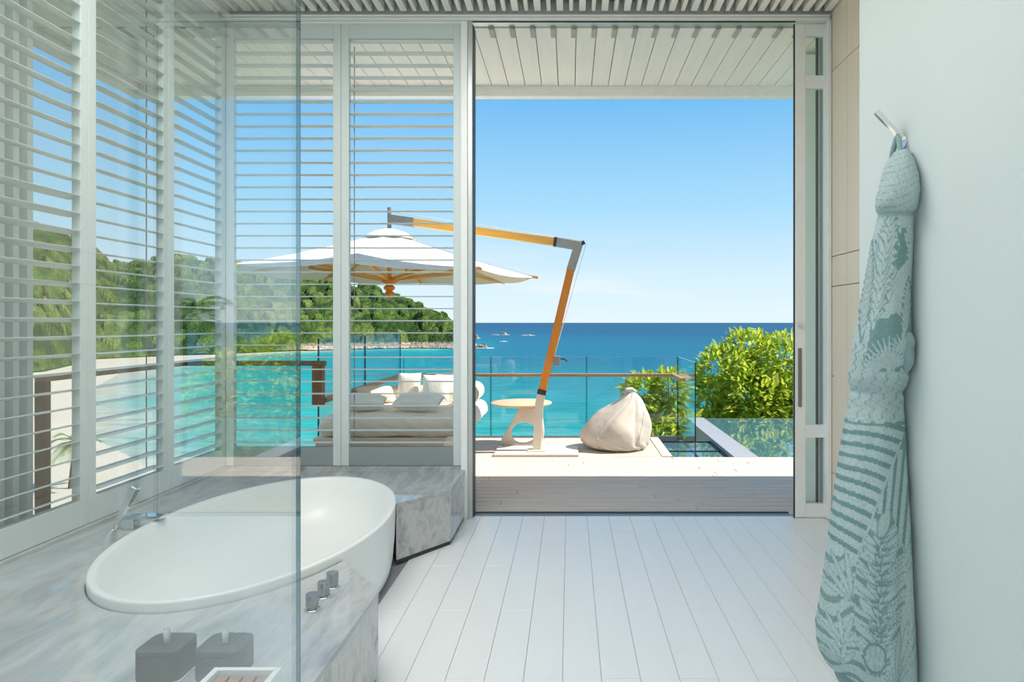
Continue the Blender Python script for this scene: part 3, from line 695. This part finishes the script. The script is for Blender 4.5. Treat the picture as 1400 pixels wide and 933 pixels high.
# ================================================================== PARASOL
PY = 7.30
um = thing('cantilever_parasol', 'large cream octagonal cantilever parasol with teak mast and arm', 'parasol', (-.36, PY, DZ))
def U(x, y, z): return (x + .36, y - PY, z - DZ)
B('base_plate', 'mast_white', *[v for v in (-.43, .45)], -.25, .27, 0, .022, um)
tag(B('mast_foot', 'mast_white', -.09, .10, -.10, .09, .022, .034, um), 'small steel foot plate')
mx0 = Vector((-.352, PY, .012)); mx1 = Vector((-.325, PY, .50)); mx2 = Vector((-.305, PY, .60)); el = Vector((.045, PY, 2.08)); cornr = Vector((.093, PY, 2.195))
MB().tube([U(*mx0), U(*mx1), U(*mx2)], .044, sq=True).build('mast_sleeve', 'mast_white', um)
MB().tube([U(*mx2), U(*(mx2 + (el - mx2) * .035))], .047, sq=True).build('collar', 'gasket', um)
MB().tube([U(*(mx2 + (el - mx2) * .036)), U(*(mx2 + (el - mx2) * .9))], .042, sq=True).build('mast', 'wood_teak', um)
ae = Vector((-1.93, PY, 2.475)); ad = (ae - cornr)
MB().tube([U(*(mx2 + (el - mx2) * .9)), U(*cornr)], .046, sq=True).build('elbow', 'steel_grey', um)
MB().tube([U(*(cornr + Vector((.03, 0, -.012)))), U(*(cornr + ad * .115))], .045, sq=True).build('elbow', 'steel_grey', um)
MB().tube([U(*(cornr + ad * .116)), U(*(cornr + ad * .13))], .047, sq=True).build('collar', 'gasket', um)
MB().tube([U(*(cornr + ad * .131)), U(*(cornr + ad * .87))], .040, sq=True).build('arm', 'wood_teak_light', um)
MB().tube([U(*(cornr + ad * .871)), U(*ae)], .046, sq=True).build('arm_end', 'steel_grey', um)
MB().tube([U(*(cornr + Vector((.0, 0, .0)))), U(*(cornr + Vector((.065, 0, .035))))], .022, 14).build('pulley', 'gasket', um, True)
MB().tube([U(*(cornr + Vector((.055, 0, .045)))), U(-1.93, PY, 2.56)], .0035, 6).build('cord', 'rope', um)
MB().tube([U(*(cornr + Vector((.085, 0, .02)))), U(-.17, PY, 1.0)], .0035, 6).build('cord', 'rope', um)
B('crank_box', 'steel_grey', *U(-.176, PY, .93)[:1], U(-.105, PY, 0)[0], -.05, .05, .93, 1.03, um, bevel=.005)
MB().tube([U(-.10, PY - .02, .98), U(-.055, PY - .02, .98), U(-.03, PY - .03, .955)], .010, 8).build('crank_handle', 'gasket', um, True)
CX, CY, RC = -1.93, PY, 1.55
def rim(k, r=RC, dz=0):
    a = k * PI / 4; x = CX + r * math.cos(a); yv = CY + r * math.sin(a)
    return Vector((x, yv, 1.885 + dz - .025 * math.cos(a)))
apex = Vector((CX, CY, 2.335))
MB().tube([U(CX, CY, 2.30), U(CX, CY, 2.60)], .022, 12).build('suspension_pin', 'steel_grey', um, True)
# canopy: eight panels, shell with a little thickness and sagging edge
v = []; f = []; ns, nr_ = 8, 10
for th_ in (0, -.008):
    for s in range(8):
        for i in range(nr_ + 1):
            for j in range(ns + 1):
                p = rim(s).lerp(rim(s + 1), j / ns); q = i / nr_
                w = apex.lerp(p, .05 + .95 * q); sag = -.018 * math.sin(PI * q) - .03 * math.sin(PI * j / ns) * q
                v.append(U(w.x, w.y, w.z + sag + th_))
n1 = 8 * (nr_ + 1) * (ns + 1)
for h in (0, 1):
    for s in range(8):
        o_ = h * n1 + s * (nr_ + 1) * (ns + 1)
        for i in range(nr_):
            for j in range(ns):
                a = o_ + i * (ns + 1) + j; q = (a, a + 1, a + ns + 2, a + ns + 1); f.append(q if h == 0 else q[::-1])
        if h == 0:
            a = o_ + nr_ * (ns + 1)
            for j in range(ns): f.append((a + j, a + j + 1, a + j + 1 + n1, a + j + n1))
cb2 = MB(); cb2.add(v, f); me = cb2.mesh('canopy', 'fabric_canvas', True); link('canopy', me, um)
MB().lathe([(.27, 2.262), (.24, 2.30), (.17, 2.335), (.09, 2.36), (.03, 2.372), (.0, 2.37)], (CX + .36, 0, .02 - .0), 24).build('vent_cap', 'fabric_canvas', um, True)
hubz = 1.80
for k in range(8):
    e = rim(k, RC * 1.025, -.012); rt = Vector((CX, CY, 2.26)); md = rt.lerp(e, .5) + Vector((0, 0, -.085)); rt2 = rt + (e - rt) * .05
    rbo = MB().tube([U(*rt2), U(*md), U(*e)], .013, sq=True).build('rib', 'wood_teak_light', um)
    a = k * PI / 4; hb = Vector((CX + .07 * math.cos(a), CY + .07 * math.sin(a), hubz + .03)); tp = rt.lerp(e, .54) + Vector((0, 0, -.105))
    MB().tube([U(*hb), U(*tp)], .018, sq=True).build('strut', 'wood_orange', rbo)
MB().lathe([(.0, -.17), (.03, -.17), (.045, -.15), (.05, -.12), (.036, -.10), (.036, -.09), (.058, -.075), (.060, -.05), (.04, -.035), (.045, -.02), (.085, 0), (.09, .03), (.07, .05), (.03, .055), (0, .055)], U(CX, CY, hubz), 24).build('hub', 'wood_teak', um, True)
MB().tube([U(CX, CY, hubz + .05), U(CX, CY, 2.30)], .025, 12).build('centre_pole', 'wood_teak_light', um, True)

# ================================================================== SIDE TABLE
TY = 7.72; tx = rpx(713, TY); tz = zpx(551, TY)
tb = thing('side_table', 'round pale timber side table with sculpted looped base beside the parasol', 'table', (tx, TY, DZ))
MB().lathe([(0, -.030), (.25, -.030), (.315, -.018), (.343, -.006), (.345, .004), (.335, .010), (0, .010)], (0, 0, tz - DZ), 48).build('table_top', 'wood_pale', tb, True)
outp = [(710, 557), (706, 565), (699, 578), (692, 590), (686, 600), (687, 607), (694, 610), (715, 610), (734, 609), (741, 604), (744, 592), (743, 578), (741, 566), (738, 557), (728, 557), (716, 557)]
inp = [(714, 578), (708, 579), (703, 583), (699.5, 590), (700, 597), (703, 602), (708, 605), (715, 606), (722, 605), (728, 602), (731.5, 596), (732, 590), (730, 583), (726, 579), (721, 577.5), (717, 577.5)]
def smooth_loop(p, n=64):
    p = np.array(p, float); m = len(p); t = np.linspace(0, m, n, endpoint=False); out = []
    for q in t:
        i = int(q); f_ = q - i; a, b, c, d = p[(i - 1) % m], p[i % m], p[(i + 1) % m], p[(i + 2) % m]
        out.append(.5 * ((2 * b) + (-a + c) * f_ + (2 * a - 5 * b + 4 * c - d) * f_ ** 2 + (-a + 3 * b - 3 * c + d) * f_ ** 3))
    return np.array(out)
# sort both loops by angle about the hole centre so the ring faces pair up
def by_angle(p, n=72):
    p = smooth_loop(p, 400); c = np.array((716, 590)); a = np.arctan2(p[:, 1] - c[1], p[:, 0] - c[0]); o_ = np.argsort(a); a, p = a[o_], p[o_]
    q = np.linspace(-PI, PI, n, endpoint=False)
    return np.stack([np.interp(q, a, p[:, i], period=2 * PI) for i in (0, 1)], 1)
po, pi_ = by_angle(outp), by_angle(inp); n = len(po)
P3 = lambda p, y_: (rpx(p[0], TY) - tx, y_, max(0, zpx(p[1], TY) - DZ))
v = [P3(p, -.045) for p in po] + [P3(p, -.045) for p in pi_] + [P3(p, .045) for p in po] + [P3(p, .045) for p in pi_]; f = []
for j in range(n):
    k = (j + 1) % n
    f += [(j, k, n + k, n + j), (2 * n + j, 3 * n + j, 3 * n + k, 2 * n + k), (j, 2 * n + j, 2 * n + k, k), (n + j, n + k, 3 * n + k, 3 * n + j)]
bb = MB(); bb.add(v, f); bb.build('base', 'mast_white', tb, True, bevel=.012, seg=3)

# ================================================================== BEAN BAG
BY = 7.55
prb = np.array([(614.5, 815, 880), (610, 800, 885), (604, 794, 887), (596, 791.5, 888.5), (588, 795, 889.5), (580, 801, 889.5), (572, 809, 888.5), (564, 819, 886), (557, 831, 883), (550, 843, 879), (545, 850, 875), (541, 856, 871), (538, 860, 868)], float)
rows_b = np.linspace(614.5, 538, 60); Lx = np.interp(rows_b[::-1], prb[::-1, 0], prb[::-1, 1])[::-1]; Rx = np.interp(rows_b[::-1], prb[::-1, 0], prb[::-1, 2])[::-1]
aa = np.linspace(0, 2 * PI, 120, endpoint=False); Pb = np.zeros((60, 120, 3))
for i, r in enumerate(rows_b):
    xl, xr = rpx(Lx[i], BY), rpx(Rx[i], BY); c = (xl + xr) / 2; w = (xr - xl) / 2; q = i / 59; d = .36 * math.sin(min(1, .55 + q * .9) * PI / 2) * (1 - q ** 1.8) + .035
    d = min(d, w * .95)
    cr_ = 1 + .035 * np.sin(5 * aa + 7 * q) * np.clip(q * 2, 0, 1) + .03 * np.sin(9 * aa - 11 * q) * q + .02 * np.sin(3 * aa + 16 * q) * q - .05 * np.exp(-((aa - 4.1 - .5 * q) / .10) ** 2) * (q > .25) - .05 * np.exp(-((aa - 5.35 + .3 * q) / .07) ** 2) - .035 * np.exp(-((aa - 3.0 + .3 * q) / .09) ** 2)
    cr_ = cr_ + .03 * np.sin(14 * aa + 40 * q) * np.exp(-((q - .06) / .07) ** 2) 
    Pb[i, :, 0] = c + w * np.cos(aa) * cr_; Pb[i, :, 1] = BY + d * np.sin(aa) * cr_; Pb[i, :, 2] = zpx(r, BY)
Pb[:, :, 2] -= Pb[0, :, 2].min() - DZ
bbx = .45
bgo = thing('bean_bag', 'slouched off-white canvas bean bag chair on the deck', 'bean bag', (bbx, BY, DZ))
o = link('bag', grid_mesh('bag', Pb - np.array((bbx, BY, DZ)), None, 'fabric_bag'), bgo)
def onbag(ang_, i0, i1):
    return [tuple(Pb[i, int(ang_ / (2 * PI) * 120 + (i - i0) * .12) % 120] - np.array((bbx, BY, DZ))) for i in range(i0, i1, 3)]
for a_ in (4.1, 5.35): MB().tube(onbag(a_, 3, 57), .005, 6).build('seam', 'fabric_bag', bgo, True)
tp = Pb[58].mean(0) - np.array((bbx, BY, DZ))
MB().tube([tp + np.array(q) for q in ((-.03, 0, -.03), (-.075, -.02, .005), (-.06, -.03, .04), (.0, -.02, .045), (.03, 0, .02), (.02, .01, -.02))], [.016, .02, .022, .022, .02, .016], 10).build('carry_loop', 'fabric_bag', bgo, True)

# ================================================================== DAYBED
def pillow(name, m, w, h, t, loc, rot, label, group=None, puff=1.0):
    n = 26; u_ = np.linspace(-1, 1, n); A, Bq = np.meshgrid(u_, u_); th_ = t / 2 * ((1 - np.abs(A) ** 3.2) * (1 - np.abs(Bq) ** 3.2)) ** .55
    pin = 1 - .05 * (1 - np.abs(Bq) ** 2) * np.abs(A) ** 6; pin2 = 1 - .05 * (1 - np.abs(A) ** 2) * np.abs(Bq) ** 6
    wr_ = .006 * np.sin(17 * A + 3 * Bq) * np.abs(Bq) ** 2 * (1 - A ** 2)
    top = np.stack([A * w / 2 * pin, th_ + wr_ * (th_ > .002), Bq * h / 2 * pin2], -1); bot = np.stack([A * w / 2 * pin, -th_ - .0005, Bq * h / 2 * pin2], -1)
    b = MB(); idx = np.arange(n * n).reshape(n, n); q = np.stack([idx[:-1, :-1], idx[:-1, 1:], idx[1:, 1:], idx[1:, :-1]], -1).reshape(-1, 4).tolist()
    b.add(top.reshape(-1, 3), q); b.add(bot.reshape(-1, 3), [x[::-1] for x in q])
    me = b.mesh(name, m, 'full'); bm = bmesh.new(); bm.from_mesh(me); bmesh.ops.remove_doubles(bm, verts=bm.verts, dist=.0012); bm.to_mesh(me); bm.free()
    o = link(name, me); o.location = loc; o.rotation_euler = rot
    return tag(o, label, 'cushion', group)
DBY = 5.32
db = thing('daybed', 'low timber daybed with a thick cream mattress on the deck', 'daybed', (-1.4, DBY, DZ))
def softbox(x0, x1, y0, y1, z0, z1, name, m, parent, r=.06, wob=.008):
    n = 40; rings_ = []
    for q in np.linspace(0, 1, 13):
        a = PI * (q - .5); e = r * (1 - math.cos(a)) ; zz = z0 + (z1 - z0) * (math.sin(a) + 1) / 2
        pts = []
        pp = [(x0 + e, y0 + e), (x1 - e, y0 + e), (x1 - e, y1 - e), (x0 + e, y1 - e)]; rc = max(.005, r - e * .3)
        for (cx_, cy_), a_ in zip(((x1 - e - rc, y1 - e - rc), (x0 + e + rc, y1 - e - rc), (x0 + e + rc, y0 + e + rc), (x1 - e - rc, y0 + e + rc)), (0, PI / 2, PI, 1.5 * PI)):
            for i in range(7):
                g = a_ + PI / 2 * i / 6; pts.append((cx_ + rc * math.cos(g), cy_ + rc * math.sin(g)))
        # densify straight sides
        out = []
        for i in range(len(pts)):
            p1, p2 = pts[i], pts[(i + 1) % len(pts)]; dd = math.hypot(p2[0] - p1[0], p2[1] - p1[1]); k_ = max(1, int(dd / .03))
            # fixed count per side keeps rings aligned
            k_ = 24 if i % 7 == 6 else 1
            for j in range(k_): out.append((p1[0] + (p2[0] - p1[0]) * j / k_, p1[1] + (p2[1] - p1[1]) * j / k_))
        rings_.append([(x + wob * math.sin(x * 31 + zz * 40) * math.cos(y * 23) , y + wob * math.sin(x * 37 + 1 + 60 * zz), zz + wob * .6 * math.sin(x * 13 + y * 17)) for x, y in out])
    return MB().loft(rings_).build(name, m, parent, 'full')
# measured: left X -1.99, right -.80, front 5.32, back 6.75
B('platform', 'wood_platform', -.585, .42, 0, 1.40, .0, .455, db, bevel=.006)
B('platform_top', 'wood_platform', -.60, .435, -.012, 1.41, .456, .486, db, bevel=.004)
softbox(-.575, .60, .0, 1.38, .488, .645, 'mattress', 'fabric_mattress', db, .06)
mt = DZ + .654
def bolster(p, q, rr, label):
    p, q = Vector(p), Vector(q); d = (q - p); n_ = 20
    prof_ = [(0, .30), (.012, .72), (.035, .93), (.09, 1.0), (.5, 1.02), (.91, 1.0), (.965, .93), (.988, .72), (1, .30)]
    c = (p + q) / 2; pts = [p + d * t_ - c for t_, _ in prof_]
    o = MB().tube([tuple(x) for x in pts], [rr * k_ for _, k_ in prof_], n_).build('bolster', 'fabric_cream', None, True); o.location = c
    return tag(o, label, 'cushion')
bolster((-.905, DBY + .62, mt + .088), (-.905, DBY + 1.30, mt + .088), .085, 'round cream bolster along the door side of the daybed')
bolster((-1.86, DBY + 1.30, mt + .064), (-1.06, DBY + 1.30, mt + .064), .062, 'slim cream bolster along the back of the daybed')
def drop(o):
    bpy.context.view_layer.update()
    o.location.z += mt - min((o.matrix_world @ v_.co).z for v_ in o.data.vertices)
def P_(m, w, h, t, x, y, rx_, rz_, label): drop(pillow('cushion', m, w, h, t, (x, DBY + y, mt + .2), (math.radians(rx_), 0, math.radians(rz_)), label))
P_('fabric_white', .34, .22, .12, -1.72, .42, -80, 8, 'off-white cushion lying at the outer end of the daybed')
P_('fabric_white', .40, .24, .13, -1.27, .40, -78, -4, 'off-white gathered cushion lying at the front of the daybed')
P_('fabric_stripe', .22, .27, .10, -1.50, 1.06, -12, 0, 'fine striped cushion propped upright on the daybed')
P_('fabric_white', .27, .26, .11, -1.23, .97, -14, -4, 'white square cushion propped beside the striped one')
P_('fabric_white', .26, .25, .10, -1.14, 1.14, -12, 5, 'white cushion at the back corner of the daybed by the bolster')
P_('fabric_cream', .34, .20, .11, -1.78, .95, -60, 25, 'cream cushion leaning by the glass railing on the daybed')

# ================================================================== TREES
def leaf_shape(b, c, d, up, Ln, w):
    d = d.normalized(); s = d.cross(up)
    if s.length < 1e-3: s = Vector((1, 0, 0))
    s.normalize(); nrm = s.cross(d)
    p = lambda t, k, z: c + d * Ln * t + s * w * k + nrm * z
    b.add([p(0, 0, 0), p(.4, -.5, .12 * w), p(.45, 0, -.05 * w), p(.4, .5, .12 * w), p(.78, -.32, .05 * w), p(.8, 0, -.1 * w), p(.78, .32, .05 * w), p(1, 0, -.25 * w)],
          [(0, 2, 1), (0, 3, 2), (1, 2, 5, 4), (2, 3, 6, 5), (4, 5, 7), (5, 6, 7)])
def leafmesh():
    b = MB(); leaf_shape(b, Vector((0, 0, 0)), Vector((1, 0, 0)), Vector((0, 0, 1)), .16, .065)
    return b.mesh('leaf', 'leaf')
LM = leafmesh()
def bush(label, blobs, n_leaf, n_ind, base, group=None, seed=1):
    r = random.Random(seed); t = thing('leafy_tree', label, 'tree', base)
    b0 = Vector(base); tk = MB(); wts = [bl[3] ** 2 for bl in blobs]
    mb = MB(); clusters = []
    for bl in blobs:
        c = Vector(bl[:3]) - b0
        tk.tube([(0, 0, 0), tuple(c * .4 + Vector((r.uniform(-.1, .1), r.uniform(-.1, .1), c.z * .15))), tuple(c * .95)], [.07, .045, .015], 7)
        for j in range(6):
            e = Vector((r.gauss(0, 1), r.gauss(0, 1), r.gauss(0, 1))).normalized() * bl[3] * .85
            tk.tube([tuple(c * .9), tuple(c + e)], [.015, .005], 5)
    for i in range(n_leaf + n_ind):
        bl = r.choices(blobs, wts)[0]; c = Vector(bl[:3]) - b0
        d = Vector((r.gauss(0, 1), r.gauss(0, 1), r.gauss(0, 1))).normalized(); rr = bl[3] * (r.uniform(.45, 1.0) ** .45)
        if i < n_ind and d.y > .1: d.y = -d.y
        pos = c + Vector((d.x * rr, d.y * rr, d.z * rr * .92)); ld = (d * .7 + Vector((r.gauss(0, .5), r.gauss(0, .5), r.gauss(.15, .45)))).normalized(); s = r.uniform(.75, 1.3)
        if i < n_ind:
            pos += d * .02
            o = link('leaf', LM, t); q = ld.to_track_quat('X', 'Z'); o.location = pos; o.rotation_mode = 'QUATERNION'; o.rotation_quaternion = q; o.scale = (s, s, s)
        else: leaf_shape(mb, pos, ld, Vector((r.gauss(0, .4), r.gauss(0, .4), 1)), .16 * s, .065 * s)
    tk.build('branches', 'tree_bark', t, True)
    o = mb.build('foliage', 'leaf', t); o['kind'] = 'stuff'
    return t
bush('broad bright green leafy tree growing beyond the infinity pool', [(2.75, 12, .45, .55), (3.2, 12.2, .75, .5), (3.75, 12.1, .55, .65), (3.1, 11.7, .05, .6), (2.55, 11.9, .0, .45), (3.8, 11.8, -.05, .6), (4.5, 12.2, .3, .7), (4.3, 11.9, -.4, .6), (3.3, 11.8, -.55, .6), (2.6, 11.8, -.5, .45), (5.1, 12.3, .0, .6)], 7500, 290, (3.3, 12.2, -4.4), seed=3)
bush('smaller green leafy tree seen through the glass railing behind the bean bag', [(1.15, 10.6, .25, .30), (1.55, 10.6, .35, .27), (1.2, 10.5, -.15, .32), (1.75, 10.7, -.35, .33), (1.35, 10.4, -.5, .38), (1.9, 10.6, -.6, .35)], 2300, 180, (1.45, 10.7, -3.8), seed=9)
def palm(label, base, hgt, n, Ln, seed, thick=.12, leaflets=26):
    r = random.Random(seed); t = thing('palm_tree', label, 'palm', base)
    pts = [(0, 0, 0), (hgt * .03, 0, hgt * .4), (hgt * .07, hgt * .01, hgt * .75), (hgt * .08, hgt * .02, hgt)]
    MB().tube(pts, [thick * 1.3, thick, thick * .85, thick * .8], 10).build('trunk', 'tree_bark', t, True)
    top = Vector(pts[-1])
    for k in range(n):
        a = 2 * PI * k / n + r.uniform(-.2, .2); el_ = r.uniform(-.15, 1.1); b = MB(); path = []
        for i in range(9):
            q = i / 8; d = Ln * q
            path.append(top + Vector((math.cos(a) * math.cos(el_) * d, math.sin(a) * math.cos(el_) * d, math.sin(el_) * d - Ln * .55 * q * q)))
        b.tube(path, [.014 * Ln * (1 - .8 * i / 8) for i in range(9)], 5)
        for i in range(leaflets):
            q = .12 + .88 * i / leaflets; fi = q * 8; i0 = min(7, int(fi)); p = path[i0].lerp(path[i0 + 1], fi - i0); ax_ = (path[i0 + 1] - path[i0]).normalized(); sd_ = ax_.cross(Vector((0, 0, 1))).normalized()
            for s in (-1, 1):
                leaf_shape(b, p, ax_ * .75 + sd_ * s + Vector((0, 0, -.15)), Vector((0, 0, 1)), Ln * .36 * (1 - .55 * abs(q - .4)), Ln * .028)
        b.build('frond', 'palm_leaf', t)
    return t
palm('palm tree standing on the slope to the side of the pool', (6.0, 13.6, -4.8), 6.2, 16, 1.5, 4, .13)
palm('coconut palm on the sandy shore below the side walkway', (-69.5, 95, -21.8), 6.5, 14, 4.0, 5, .25)

# ================================================================== SEA, BEACH, HEADLAND
ZS = -22.0; HS = EYE - ZS
def sea_pt(x, y): Yv = FPX * HS / (y - 441); return ((x - 779) / FPX * Yv, Yv)
shore_px = [(520, 900), (330, 700), (216, 650), (186, 631), (135, 605), (125, 570), (130, 530), (170, 507), (240, 500), (300, 487), (400, 481), (480, 477.5), (560, 476), (620, 476.5), (650, 474)]
shore = np.array([sea_pt(*p) for p in shore_px])
tipx, tipy = shore[-1]; shore = np.vstack([[(20, 30)], shore[1:], [(tipx - 20, tipy + 90), (tipx - 200, tipy + 260), (tipx - 900, tipy + 900)]])
def dist_shore(px, py):
    best_ = np.full(px.shape, 1e9)
    for (ax_, ay_), (bx_, by_) in zip(shore[:-1], shore[1:]):
        dx, dy = bx_ - ax_, by_ - ay_; t = np.clip(((px - ax_) * dx + (py - ay_) * dy) / (dx * dx + dy * dy), 0, 1)
        best_ = np.minimum(best_, np.hypot(px - ax_ - t * dx, py - ay_ - t * dy))
    return best_
yy = np.concatenate([[441.55, 442, 442.5, 443], np.linspace(443.6, 520, 130), np.linspace(521, 900, 120), [1100, 1700]])
Ys_ = FPX * HS / (yy - 441)
tn = np.concatenate([np.linspace(-4, -1.2, 12), np.linspace(-1.15, .6, 240), np.linspace(.7, 4, 12)])
TT, YY = np.meshgrid(tn, Ys_); XX = TT * YY
ds = dist_shore(XX, YY); ds = ds + 260 * np.clip((TT + .20) / .10, 0, 1) * np.clip((YY - 300) / 300, 0, 1)
def rampc(x, stops):
    xs_ = [s[0] for s in stops]; cs = np.array([s[1] for s in stops]); return np.stack([np.interp(x, xs_, cs[:, i]) for i in range(3)], -1)
nzx = np.sin(XX * .031 + 1.3 * np.sin(YY * .017)) * np.sin(YY * .043 + .8 * np.sin(XX * .02))
seac = rampc(ds + 9 * nzx, [(0, lin(238, 232, 212)), (7, lin(228, 238, 222)), (20, lin(150, 222, 210)), (40, lin(66, 208, 200)), (75, lin(30, 188, 190)), (150, lin(22, 166, 184)), (320, lin(22, 138, 172)), (900, lin(24, 112, 156)), (4000, lin(34, 104, 148))]) 
o = link('sea', grid_mesh('sea', np.stack([XX, YY, np.full_like(XX, ZS)], -1), seac * .42, 'sea', closed=False))
tag(o, 'turquoise to deep blue sea reaching to the horizon', 'sea', kind='structure')
# beach: sand strip on the land side of the shoreline
inl = [(-40, 20), (-150, 60), (-420, 160), (-560, 330), (-560, 620), (-330, 700), (tipx - 60, tipy + 60)]
bp = [tuple(p) for p in shore[:15]] + [(x, y) for x, y in inl[::-1]]
b = MB(); n = len(bp); b.add([(x, y, ZS + .25) for x, y in bp] + [(x, y, ZS - .5) for x, y in bp], [tuple(range(n))] + [(j, (j + 1) % n, n + (j + 1) % n, n + j) for j in range(n)])
me = b.mesh('beach', 'sand'); bm = bmesh.new(); bm.from_mesh(me); bmesh.ops.triangulate(bm, faces=bm.faces[:]); bm.to_mesh(me); bm.free()
tag(link('beach', me), 'pale sand beach curving round the turquoise bay', 'beach', kind='structure')
# garden slope under the house
gx = np.linspace(-120, 90, 70); gy = np.linspace(-60, 64, 60); GX, GY = np.meshgrid(gx, gy)
dd = np.hypot(np.maximum(0, np.maximum(-4.5 - GX, GX - 9)), np.maximum(0, GY - 9.5))
GZ = -3.4 - dd * .52 + .5 * np.sin(GX * .7) * np.sin(GY * .5) ; GZ = np.maximum(GZ, ZS - 2)
tag(link('garden_slope', grid_mesh('garden_slope', np.stack([GX, GY, GZ], -1), None, 'soil', closed=False)), 'green slope falling from the terrace to the shore', 'slope', kind='structure')
# wooded headland: heightfield with rounded tree crowns
vx = np.array([-700, -150, 60, 100, 132, 240, 300, 400, 480, 560, 620, 640, 652]); vy = np.array([560, 522, 508, 499, 491, 486, 484.5, 480, 477.6, 476, 476.3, 475.5, 474.5])
rx = np.array([-700, -150, 60, 100, 133, 150, 175, 200, 240, 300, 350, 420, 480, 510, 530, 560, 590, 612, 622, 632, 642, 652]); ry = np.array([170, 150, 116, 104, 88, 74, 70, 77, 81, 76, 70, 52, 44, 41, 33, 23, 13, 5, -2, -13, -22, -31])
cxs = np.concatenate([np.linspace(-700, -20, 120), np.linspace(-18, 652, 640)]); nD = 170
Yv = FPX * (HS - .5) / (np.interp(cxs, vx, vy) - 441); rise = np.interp(cxs, rx, ry)
dep = np.interp(cxs, [-700, 100, 400, 560, 620, 652], [320, 300, 240, 120, 45, 14])
tq = np.concatenate([np.linspace(0, 1, nD - 14), 1 + np.linspace(.03, .8, 14)])
Tq, CXs = np.meshgrid(tq, cxs, indexing='ij')
YH = Yv[None, :] + dep[None, :] * Tq; XH = (CXs - 779) / FPX * YH
pk = EYE + rise[None, :] / FPX * (Yv + dep)[None, :]
shp = np.where(Tq <= 1, np.sin(np.clip(Tq, 0, 1) * PI / 2) ** .85, 1 - .5 * (Tq - 1) ** 1.2)
ZH = ZS + .3 + (pk - ZS - .3) * shp
def worley(px, py, cell, seed):
    g = np.random.default_rng(seed); tab = g.random((4096, 3)); ix, iy = np.floor(px / cell).astype(int), np.floor(py / cell).astype(int)
    bd = np.full(px.shape, 9.); bi = np.zeros(px.shape)
    for a in (-1, 0, 1):
        for c in (-1, 0, 1):
            h = ((ix + a) * 73856093 ^ (iy + c) * 19349663) & 4095
            d = np.hypot((ix + a + tab[h, 0]) - px / cell, (iy + c + tab[h, 1]) - py / cell)
            m_ = d < bd; bd = np.where(m_, d, bd); bi = np.where(m_, tab[h, 2], bi)
    return bd, bi
d1, c1 = worley(XH, YH * .6, 7.0, 3); d2, c2 = worley(XH + 50, YH * .6, 3.2, 5)
crown = np.clip(Tq * 14, .12, 1) * np.clip((652 - CXs) / 60, .15, 1)
ZH += crown * (6.2 * np.sqrt(np.clip(1 - d1 ** 2, 0, 1)) + 2.0 * np.sqrt(np.clip(1 - d2 ** 2, 0, 1)) + 5 * c1 * (c1 > .8) - 4)
big = .5 + .5 * np.sin(XH * .013 + 1.5 * np.sin(YH * .011)) * np.sin(YH * .02)
hc = rampc(.55 * c1 + .25 * c2 + .25 * big, [(0, lin(26, 44, 22)), (.4, lin(50, 74, 32)), (.7, lin(80, 100, 44)), (1.05, lin(118, 126, 70))])
rockm = np.clip((ZS + 6.5 - ZH) / 2.5, 0, 1) * np.clip((CXs - 380) / 60, 0, 1) + np.clip((CXs - 628) / 10, 0, 1)
rockm = np.clip(rockm, 0, 1)[..., None]
hc = hc * (1 - rockm) + np.array(lin(196, 168, 146)) * rockm
hz_ = (np.clip((YH - 380) / 900, 0, .35))[..., None]
o = link('headland', grid_mesh('headland', np.stack([XH, YH, ZH], -1), hc, 'hill', closed=False))
tag(o, 'green wooded headland sloping into the bay', 'hill', kind='structure')
# rocks and islets
def rockpile(label, x, y, w, h, seed, group=None):
    X_, Y_ = sea_pt(x, y); g = np.random.default_rng(seed); n = 20
    wm = w * .7 / FPX * Y_; hm = h * .75 / FPX * Y_
    th_ = np.linspace(0, 2 * PI, n, endpoint=False); rings_ = []
    for q in np.linspace(0, 1, 7):
        rr = (1 - q ** 2.2) ** .6 + .03
        rings_.append([(wm / 2 * rr * math.cos(t) * (1 + .3 * math.sin(3 * t + seed) + .12 * g.normal()), wm / 3 * rr * math.sin(t) * (1 + .2 * g.normal()), -1 + (hm + 1) * q * (1 + .1 * g.normal())) for t in th_])
    t = MB().loft(rings_).build('islet', 'rock', None); t.location = (X_, Y_, ZS)
    MB().lathe([(0, .05), (wm * .8, .05), (wm * .8, .3), (wm * .5, .5), (0, .5)], n=24).build('surf', 'fabric_white', t, True).scale = (1.25, .5, 1)
    return tag(t, label, 'rock', group)
rockpile('dark rocky islet, the tallest out in the open sea', 688, 458.2, 13, 5.5, 2)
rockpile('low flat rocky islet beside the tallest dark one', 676.5, 458.3, 8, 2.5, 4)
rockpile('long low islet standing apart from the others in white surf', 722, 459, 14, 2.4, 6)
rockpile('small lone rock between the islets and the headland', 688, 467.5, 8, 2.4, 8)
rockpile('pale boulders off the tip of the wooded headland', 659, 476.5, 24, 8, 11)
rockpile('pale pointed boulder at the tip of the headland', 651, 463, 9, 8, 13)
